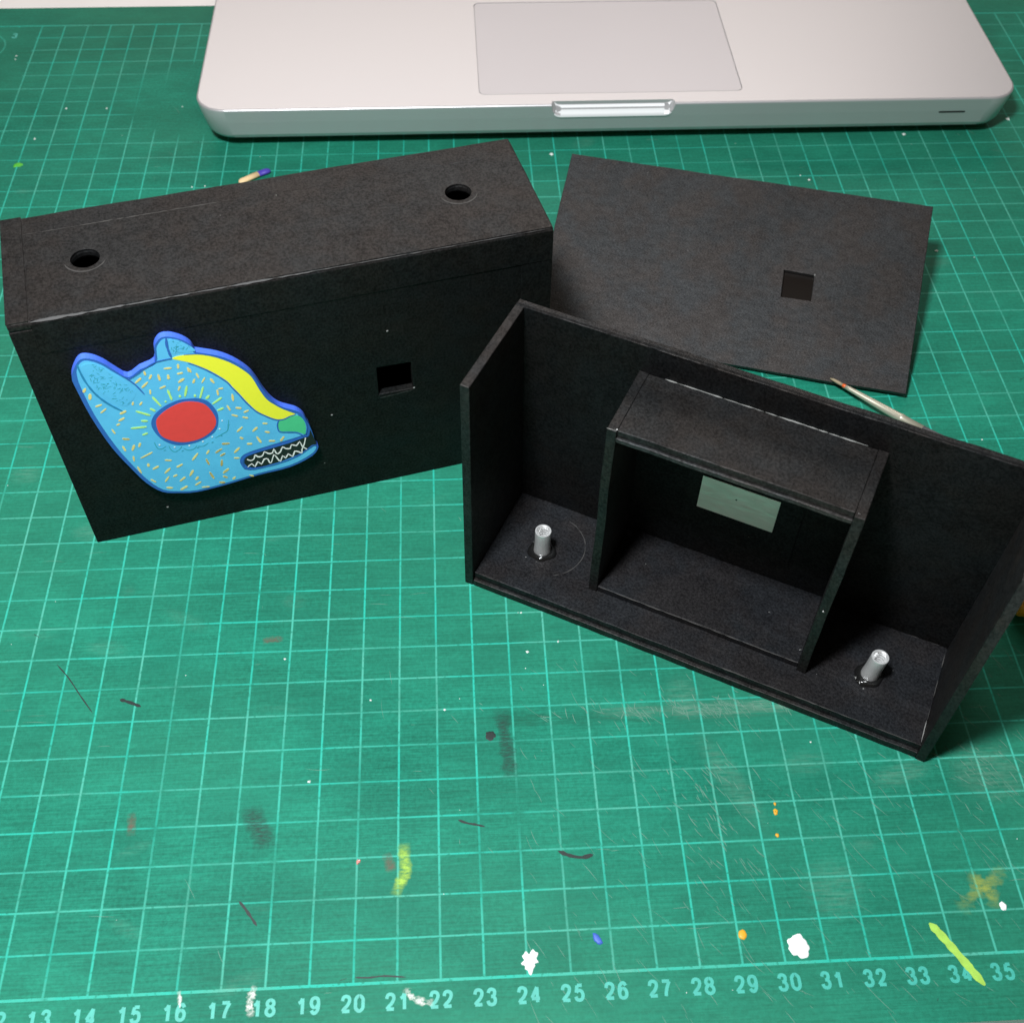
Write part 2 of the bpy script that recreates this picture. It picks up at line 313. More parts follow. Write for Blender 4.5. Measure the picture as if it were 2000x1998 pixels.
GL = {'0': [[(.5, 1), (.14, .82), (.1, .5), (.14, .18), (.5, 0), (.86, .18), (.9, .5), (.86, .82), 'c']], '1': [[(.18, .70), (.42, .80), (.58, 1.0)], [(.6, 1.0), (.6, -.02)]],
 '2': [[(.12, .70), (.22, .93), (.5, 1), (.82, .90), (.86, .66), (.62, .38), (.30, .18), (.14, .03)], [(.12, .03), (.9, .03)]], '3': [[(.14, .76), (.26, .95), (.5, 1), (.78, .92), (.82, .70), (.66, .55), (.44, .53)], [(.44, .53), (.72, .50), (.88, .28), (.76, .06), (.48, 0), (.2, .06), (.1, .26)]],
 '4': [[(.68, 0), (.68, 1.0)], [(.68, 1.0), (.1, .3)], [(.08, .25), (.95, .25)]], '5': [[(.82, .97), (.3, .97)], [(.3, .97), (.18, .5)], [(.18, .52), (.45, .64), (.76, .56), (.88, .32), (.76, .07), (.45, 0), (.2, .06), (.1, .24)]],
 '6': [[(.5, .62), (.22, .52), (.12, .3), (.22, .07), (.5, 0), (.78, .07), (.89, .31), (.78, .54), 'c'], [(.84, .80), (.68, .97), (.44, .98), (.2, .80), (.115, .5), (.12, .3)]], '7': [[(.1, .97), (.9, .97)], [(.9, .95), (.62, .6), (.45, .25), (.40, -.02)]],
 '8': [[(.5, 1), (.2, .9), (.18, .68), (.5, .55), (.82, .68), (.8, .9), 'c'], [(.5, .55), (.16, .42), (.12, .16), (.5, 0), (.88, .16), (.84, .42), 'c']], '9': [[(.5, .38), (.78, .48), (.88, .7), (.78, .93), (.5, 1), (.22, .93), (.11, .69), (.22, .46), 'c'], [(.16, .20), (.32, .03), (.56, .02), (.8, .2), (.885, .5), (.88, .7)]]}
def text(s_, x, y, h, parent):
    bm = bmesh.new(); wd = h*.66; k = 0
    for i, ch in enumerate(s_):
        ox = x-(len(s_)*wd+(len(s_)-1)*h*.09)/2+i*(wd+h*.09)
        for st in GL[ch]:
            cl = st[-1] == 'c'; P = [(ox+(.1+.8*u)*wd, y-h/2+h*(.08+.84*v)) for u, v in (st[:-1] if cl else st)]
            P = smooth_line(P, 5, cl); P += P[:1] if cl else []
            ribbon(bm, P, h*.195, lambda u, v, d: (u, v, d), .0035+k*.0006, 1, 0, .0012); k += 1
    return link('numeral', bm, M['print'], parent)
for n in range(11, 38): text(str(n), n, -.43, .40, matroot)
text('3', 3.95, 41.2, .4, matroot); text('7', 3.6, 39.0, .4, matroot)
# paint spots and smears on the mat
def blob(name, cx, cy, rx, ry, mat, jag=.15, n=26, h=.02, ang=0, lab=None):
    n = max(n, 36); ph = [random.uniform(0, 6.3) for _ in range(4)]; k = [1+jag*(.5*math.sin(2*t_+ph[0])+.45*math.sin(3*t_+ph[1])+.5*math.sin(5*t_+ph[2])+.45*math.sin(9*t_+ph[3]))+random.uniform(-jag, jag)*.25 for t_ in [2*math.pi*i/n for i in range(n)]]; c, s = math.cos(ang), math.sin(ang)
    bm = bmesh.new(); rings = []
    for f, z in ((1, .001), (.93, h), (.55, h*1.5)):
        r = []
        for i in range(n):
            t = 2*math.pi*i/n; a, b = rx*k[i]*f*math.cos(t), ry*k[i]*f*math.sin(t); r.append(bm.verts.new(((cx+a*c-b*s)*U, (cy+a*s+b*c)*U, z*U)))
        rings.append(r)
    for a, b in zip(rings, rings[1:]):
        for i in range(n): bm.faces.new((a[i], a[(i+1) % n], b[(i+1) % n], b[i]))
    bm.faces.new(rings[-1]); o = link(name, bm, mat, matroot, smooth=True)
    if lab: o['label'] = lab
    return o
blob('paint_spot', 24.07, .33, .19, .22, M['mark_w'], .28, lab='white star-shaped paint spot above the 24')
blob('paint_spot', 30.38, .37, .25, .27, M['mark_w'], .13, lab='large round white paint spot above the 30')
blob('paint_spot', 35.49, 1.08, .085, .105, M['mark_w'], .1, lab='small white paint spot near the right edge')
blob('paint_spot', 29.11, .70, .1, .12, M['mark_o'], .06, lab='round orange paint spot above the 29')
for x, y, r in ((30.48, 3.74, .055), (30.50, 3.93, .035), (30.40, 3.10, .045), (30.47, 3.69, .05)): blob('paint_spot', x, y, r, r*1.2, M['mark_o'], .15, 12)
blob('paint_spot', 25.68, .76, .085, .15, M['mark_b'], .12, ang=.5, lab='small blue paint spot above the 26')
blob('paint_spot', 45.66, 38.2, .22, .28, M['mark_p'], .3, lab='pink paint spot by the laptop'); blob('paint_spot', 46.1, 35.1, .2, .3, M['mark_p'], .3)
blob('paint_spot', 6.02, 31.68, .17, .14, M['mark_g'], .2, lab='small bright green paint spot'); blob('ink_spot', 23.39, 6.17, .14, .13, M['mark_k'], .12, lab='dark round ink spot', h=.003)
blob('paint_spot', 20.03, 2.90, .05, .06, M['mark_p'], .3, 12); blob('paint_spot', 20.05, 2.93, .03, .02, M['mark_w'], .3, 10)
def smearstroke(name, pts, w, mat, n=6, jit=.15):
    P = smooth_line(pts, n); bm = bmesh.new(); lay = bm.loops.layers.float_color.new('fade'); rows = []
    N = len(P)
    for i, (u, v) in enumerate(P):
        a = P[max(i-1, 0)]; b = P[min(i+1, N-1)]; tx, ty = b[0]-a[0], b[1]-a[1]; l = math.hypot(tx, ty) or 1; row = []
        ww = w*(1+random.uniform(-jit, jit))
        for k in range(7):
            s_ = (k/6-.5); row.append((bm.verts.new(((u-ty/l*ww*s_)*U, (v+tx/l*ww*s_)*U, (.006+.001*k/6)*U)), (1-(2*abs(s_))**2.2)*min(1, 4*min(i, N-1-i)/N)))
        rows.append(row)
    for r0, r1 in zip(rows, rows[1:]):
        for k in range(6):
            vs = [r0[k], r0[k+1], r1[k+1], r1[k]]; f = bm.faces.new([x[0] for x in vs])
            for lp, x in zip(f.loops, vs): lp[lay] = (x[1],)*3+(1,)
    return link(name, bm, mat, matroot)
smearstroke('paint_smear', [(21.15, 3.35), (21.15, 3.0), (21.18, 2.6), (21.05, 2.3), (20.93, 2.0)], .34, M['smear_y'])
bm = bmesh.new(); ribbon(bm, smooth_line([(33.60, .76), (33.75, .55), (33.95, .22), (34.15, -.12), (34.32, -.42), (34.5, -.72)], 5), .19, flat, .003, .25, .16, .006); link('paint_smear', bm, simple('lime_paint', (.36, .62, .09), .5, var=.35, scale=350), matroot)
smearstroke('paint_smear', [(35.8, 2.05), (35.5, 1.75), (35.1, 1.55), (34.8, 1.35), (34.4, 1.0)], .42, M['smear_f'], jit=.5)
smearstroke('paint_smear', [(34.85, 1.9), (35.1, 1.7), (35.3, 1.35), (35.25, 1.0)], .35, M['smear_f'], jit=.5)
smearstroke('ink_smear', [(23.72, 7.0), (23.73, 6.5), (23.8, 5.9), (23.85, 5.3), (23.85, 4.9)], .46, M['smear_k'], jit=.3)
smearstroke('ink_smear', [(17.35, 4.5), (17.42, 4.1), (17.65, 3.7), (17.75, 3.3)], .62, M['smear_k'])
smearstroke('ink_smear', [(20.7, 3.1), (20.8, 2.8), (20.85, 2.6)], .3, M['smear_br'])
smearstroke('ink_smear', [(14.35, 4.45), (14.4, 4.1), (14.42, 3.8)], .25, M['smear_br'])
smearstroke('ink_smear', [(17.2, 9.35), (17.5, 9.4), (17.8, 9.4)], .22, M['smear_br'])
for pts, w_ in (([(21.17, -.15), (21.3, -.32), (21.55, -.45), (21.85, -.5)], .17), ([(17.78, .08), (17.7, -.15), (17.68, -.4), (17.75, -.62)], .2), ([(16.05, .05), (16.1, -.2), (16.1, -.35)], .1), ([(9.4, 15.9), (9.3, 15.6)], .25), ([(12, 13.5), (12.3, 13.2)], .2), ([(20.3, 8), (20.2, 7.6)], .12), ([(24.9, 8.75), (25.3, 8.4)], .2)):
    smearstroke('white_scuff', pts, w_, M['smear_w'], jit=.35)
def inkmark(pts, w_):
    bm = bmesh.new(); ribbon(bm, smooth_line(pts, 4), w_, flat, .002, .15, .35, .003); link('ink_mark', bm, M['mark_k'], matroot)
inkmark([(22.49, 3.87), (22.7, 3.78), (22.95, 3.72), (23.16, 3.66)], .05); inkmark([(24.92, 2.95), (25.2, 2.82), (25.5, 2.76), (25.78, 2.82)], .09)
inkmark([(17.23, 2.05), (17.4, 1.85), (17.7, 1.44)], .06); inkmark([(13.57, 7.68), (13.8, 7.6), (14.16, 7.44)], .08); inkmark([(11.7, 8.85), (12.1, 8.4), (12.5, 7.85), (12.92, 7.3)], .03)
inkmark([(10.9, 9.85), (11.05, 9.75)], .09); inkmark([(20.03, .15), (20.35, .13), (20.7, .15), (21.2, .1)], .035); inkmark([(19.7, .1), (19.85, .14)], .06); inkmark([(33.3, -1.0), (33.34, -.95)], .05); inkmark([(41.6, 18.6), (41.8, 18.7)], .12); inkmark([(12.6, 33), (12.9, 33)], .08)
# knife scratches: too many to count
bm = bmesh.new(); rs = random.Random(11)
def scratch(x, y, ang, l, w_):
    c, s = math.cos(ang), math.sin(ang); k = rs.uniform(-.06, .06)
    ribbon(bm, [(x+c*l*t-s*k*l*t*(1-t)*4, y+s*l*t+c*k*l*t*(1-t)*4) for t in (0, .25, .5, .75, 1)], w_, flat, .001, .1, .3, .002)
for _ in range(330): scratch(rs.uniform(24, 38), rs.uniform(-1.2, 8.5), math.radians(rs.gauss(-58, 9)), rs.uniform(.15, 1.0)*rs.random()+.08, rs.uniform(.005, .012))
for _ in range(150): scratch(rs.gauss(29, 2.3), rs.gauss(6.85, .16), math.radians(rs.gauss(-50, 22)), rs.uniform(.1, .42), rs.uniform(.008, .02))
for _ in range(60): scratch(rs.gauss(28.9, .5), rs.uniform(2.2, 5.2), math.radians(rs.gauss(-60, 8)), rs.uniform(.1, .5), rs.uniform(.01, .02))
for _ in range(60): scratch(rs.gauss(36, .9), rs.gauss(4.6, .5), math.radians(rs.gauss(-50, 12)), rs.uniform(.1, .4), rs.uniform(.008, .018))
for _ in range(160): scratch(rs.uniform(8, 46), rs.uniform(-1.2, 36), math.radians(rs.choice([rs.gauss(0, 5), rs.gauss(-60, 20)])), rs.uniform(.1, .7), rs.uniform(.006, .013))
m = NT('scratched_pvc'); m.b.inputs['Base Color'].default_value = (.19, .38, .29, 1); m.b.inputs['Roughness'].default_value = .6; m.b.inputs['Alpha'].default_value = .5
o = link('knife_scratches', bm, m.m, matroot); o['kind'] = 'stuff'
# crumbs of paper and glue
bm = bmesh.new(); rs = random.Random(5)
CR = [(24.51, 8.69, .07), (24.43, 8.17, .025), (22.2, 6.99, .05), (31.78, 5.61, .055), (31.52, 8.01, .03), (17.87, 8.75, .05), (15.23, 8.35, .025), (41.33, 32.65, .1), (36.52, 30.04, .05), (36.81, 29.74, .08), (26.86, 31.73, .12), (12.91, 30.05, .06), (13.4, 30.1, .05), (40.64, 25.3, .09), (45.97, 33.6, .13), (18.73, 5.07, .07), (39.51, 15.98, .05), (25.39, 8.99, .06), (20.24, 7.37, .045), (24.42, 9.99, .05), (24.33, 10.0, .03), (4.36, 39.28, .06), (4.35, 39.57, .05), (7.2, 35.5, .08), (8.83, 35.45, .09), (6.33, 33.41, .08), (11.9, 35.5, .05), (33.95, 6.9, .03), (22.1, 2.0, .02), (27.6, -.55, .03), (12.5, 37.5, .06)]
for _ in range(50): CR.append((rs.uniform(8, 44), rs.uniform(-1, 34), rs.uniform(.01, .03)))
for x, y, r in CR:
    r *= .8; v = [bm.verts.new(((x+r*math.cos(t+rs.uniform(-.4, .4))*rs.uniform(.5, 1.2))*U, (y+r*math.sin(t)*rs.uniform(.5, 1.1))*U, .004*U)) for t in (0, 1.26, 2.5, 3.8, 5)]
    top = bm.verts.new((x*U, y*U, r*.8*U)); bm.faces.new(v[::-1])
    for i in range(5): bm.faces.new((v[i], v[(i+1) % 5], top))
tag(link('paper_crumbs', bm, M['crumb']), 'tiny white paper and glue crumbs scattered over the green mat', 'crumbs', kind='stuff')

# ---------------------------------------------------------------- laptop
lap = empty('laptop', (29.25, 43.45, 0)); tag(lap, 'silver aluminium laptop base with a grey trackpad and thumb notch behind the black boxes', 'laptop')
def rrect(w_, d_, r, n=10):
    out = []
    for cx, cy, a0 in ((w_/2-r, d_/2-r, 0), (-w_/2+r, d_/2-r, 90), (-w_/2+r, -d_/2+r, 180), (w_/2-r, -d_/2+r, 270)):
        for i in range(n+1):
            t = math.radians(a0+90*i/n); out.append((cx+r*math.cos(t), cy+r*math.sin(t)))
    return out
LW, LD = 32.35, 22.5
bm = bmesh.new(); prev = None
prof = [(.36, 1.6), (.39, .66), (.44, .42), (.53, .28), (.70, .19), (1.3, .08), (1.83, 0.0), (1.865, .008), (1.888, .03), (1.9, .07)]
for z, ins in prof:
    ring_ = [bm.verts.new((x*U, y*U, z*U)) for x, y in rrect(LW-2*ins, LD-2*ins, 1.15-ins*.3)]
    if prev:
        for i in range(len(ring_)): bm.faces.new((prev[i], prev[(i+1) % len(ring_)], ring_[(i+1) % len(ring_)], ring_[i]))
    else: bm.faces.new(ring_[::-1])
    prev = ring_
bm.faces.new(prev)
body = link('body', bm, M['alu'], lap)
for f in body.data.polygons: f.use_smooth = abs(f.normal.x) > .02 and abs(f.normal.y) > .02 and abs(f.normal.z) < .98
# boolean cutters, removed after use
def cutter(build):
    bm = bmesh.new(); build(bm); me = bpy.data.meshes.new('cut'); bmesh.ops.recalc_face_normals(bm, faces=bm.faces[:]); bm.to_mesh(me); bm.free(); o = bpy.data.objects.new('cut', me); COL.objects.link(o); o.parent = lap; return o
def notch(bm):     # thumb scoop: sloping floor, rounded ends
    sec = [(-13, 2.3), (-10.99, 2.3), (-10.99, 1.78), (-11.03, 1.66), (-11.12, 1.45), (-11.28, 1.28), (-13, 1.10)]
    X0, X1 = -2.42, 2.42; cols = [(X0+.0, .55), (X0+.06, .25), (X0+.2, .06), (X0+.4, 0), (X1-.4, 0), (X1-.2, .06), (X1-.06, .25), (X1, .55)]
    rows = []
    for x, up in cols:
        rows.append([bm.verts.new((x*U, y*U, (z+(up*.9 if z < 1.7 else up*.2 if z < 2 else 0))*U)) for y, z in sec])
    for a, b in zip(rows, rows[1:]):
        for k in range(len(sec)): bm.faces.new((a[k], a[(k+1) % len(sec)], b[(k+1) % len(sec)], b[k]))
    bm.faces.new(rows[0]); bm.faces.new(rows[-1][::-1])
def padhole(bm): 
    pts = rrect(10.43, 6.99, .27); lo = [bm.verts.new((x*U, (y-6.98)*U, 1.84*U)) for x, y in pts]; hi = [bm.verts.new((x*U, (y-6.98)*U, 2.2*U)) for x, y in pts]
    for i in range(len(pts)): bm.faces.new((lo[i], lo[(i+1) % len(pts)], hi[(i+1) % len(pts)], hi[i]))
    bm.faces.new(lo[::-1]); bm.faces.new(hi)
def slot(bm): box(bm, 13.07, 14.1, -11.6, -10.9, 1.19, 1.29)
cuts = [cutter(notch), cutter(padhole)]
for c in cuts:
    md = body.modifiers.new('b', 'BOOLEAN'); md.object = c; md.operation = 'DIFFERENCE'; md.solver = 'EXACT'
bpy.context.view_layer.update(); dg = bpy.context.evaluated_depsgraph_get(); nm = bpy.data.meshes.new_from_object(body.evaluated_get(dg)); body.modifiers.clear(); body.data = nm
for c in cuts: bpy.data.objects.remove(c)
bm = bmesh.new(); pts = rrect(10.38, 6.94, .25); lo = [bm.verts.new((x*U, (y-6.98)*U, 1.842*U)) for x, y in pts]; hi = [bm.verts.new((x*U, (y-6.98)*U, 1.893*U)) for x, y in pts]
for i in range(len(pts)): bm.faces.new((lo[i], lo[(i+1) % len(pts)], hi[(i+1) % len(pts)], hi[i]))
bm.faces.new(lo[::-1]); bm.faces.new(hi); link('trackpad', bm, M['pad'], lap, bevel=.012)
bm = bmesh.new(); sec = [(-11.0+.004, 1.74), (-11.045, 1.60), (-11.125, 1.44), (-11.225, 1.33)]; rows = []
for x, up in ((-2.3, .12), (-2.2, .03), (-2.05, 0), (2.05, 0), (2.2, .03), (2.3, .12)): rows.append([bm.verts.new((x*U, (y-.006)*U, (z+up+.006)*U)) for y, z in sec])
for a, b in zip(rows, rows[1:]):
    for k in range(len(sec)-1): bm.faces.new((a[k], a[k+1], b[k+1], b[k]))
tn_ = link('notch_glare_liner', bm, simple('notch_glare_white', (.95, .95, .95), .3, .1, .02), lap, smooth=True); sd = tn_.modifiers.new('s', 'SOLIDIFY'); sd.thickness = .00004; sd.offset = -1  # white liner: the glare in the scoop is painted as its colour
plate('sensor_slot', [(13.1+.05*math.cos(t), 1.24+.045*math.sin(t)) for t in np.linspace(1.57, 4.71, 6)]+[(14.08+.05*math.cos(t), 1.24+.045*math.sin(t)) for t in np.linspace(-1.57, 1.57, 6)], [], .02, lambda u, v, d: (u, -11.25+.185*(1.83-v)/1.13+.01-d, v), M['rubber'], lap, 0)
for sx in (-1, 1):
    for sy in (-1, 1):
        bm = bmesh.new(); tube(bm, [(sx*13.6, sy*8.9, .005), (sx*13.6, sy*8.9, .37)], [.55, .6], 20); link('rubber_foot', bm, M['rubber'], lap)

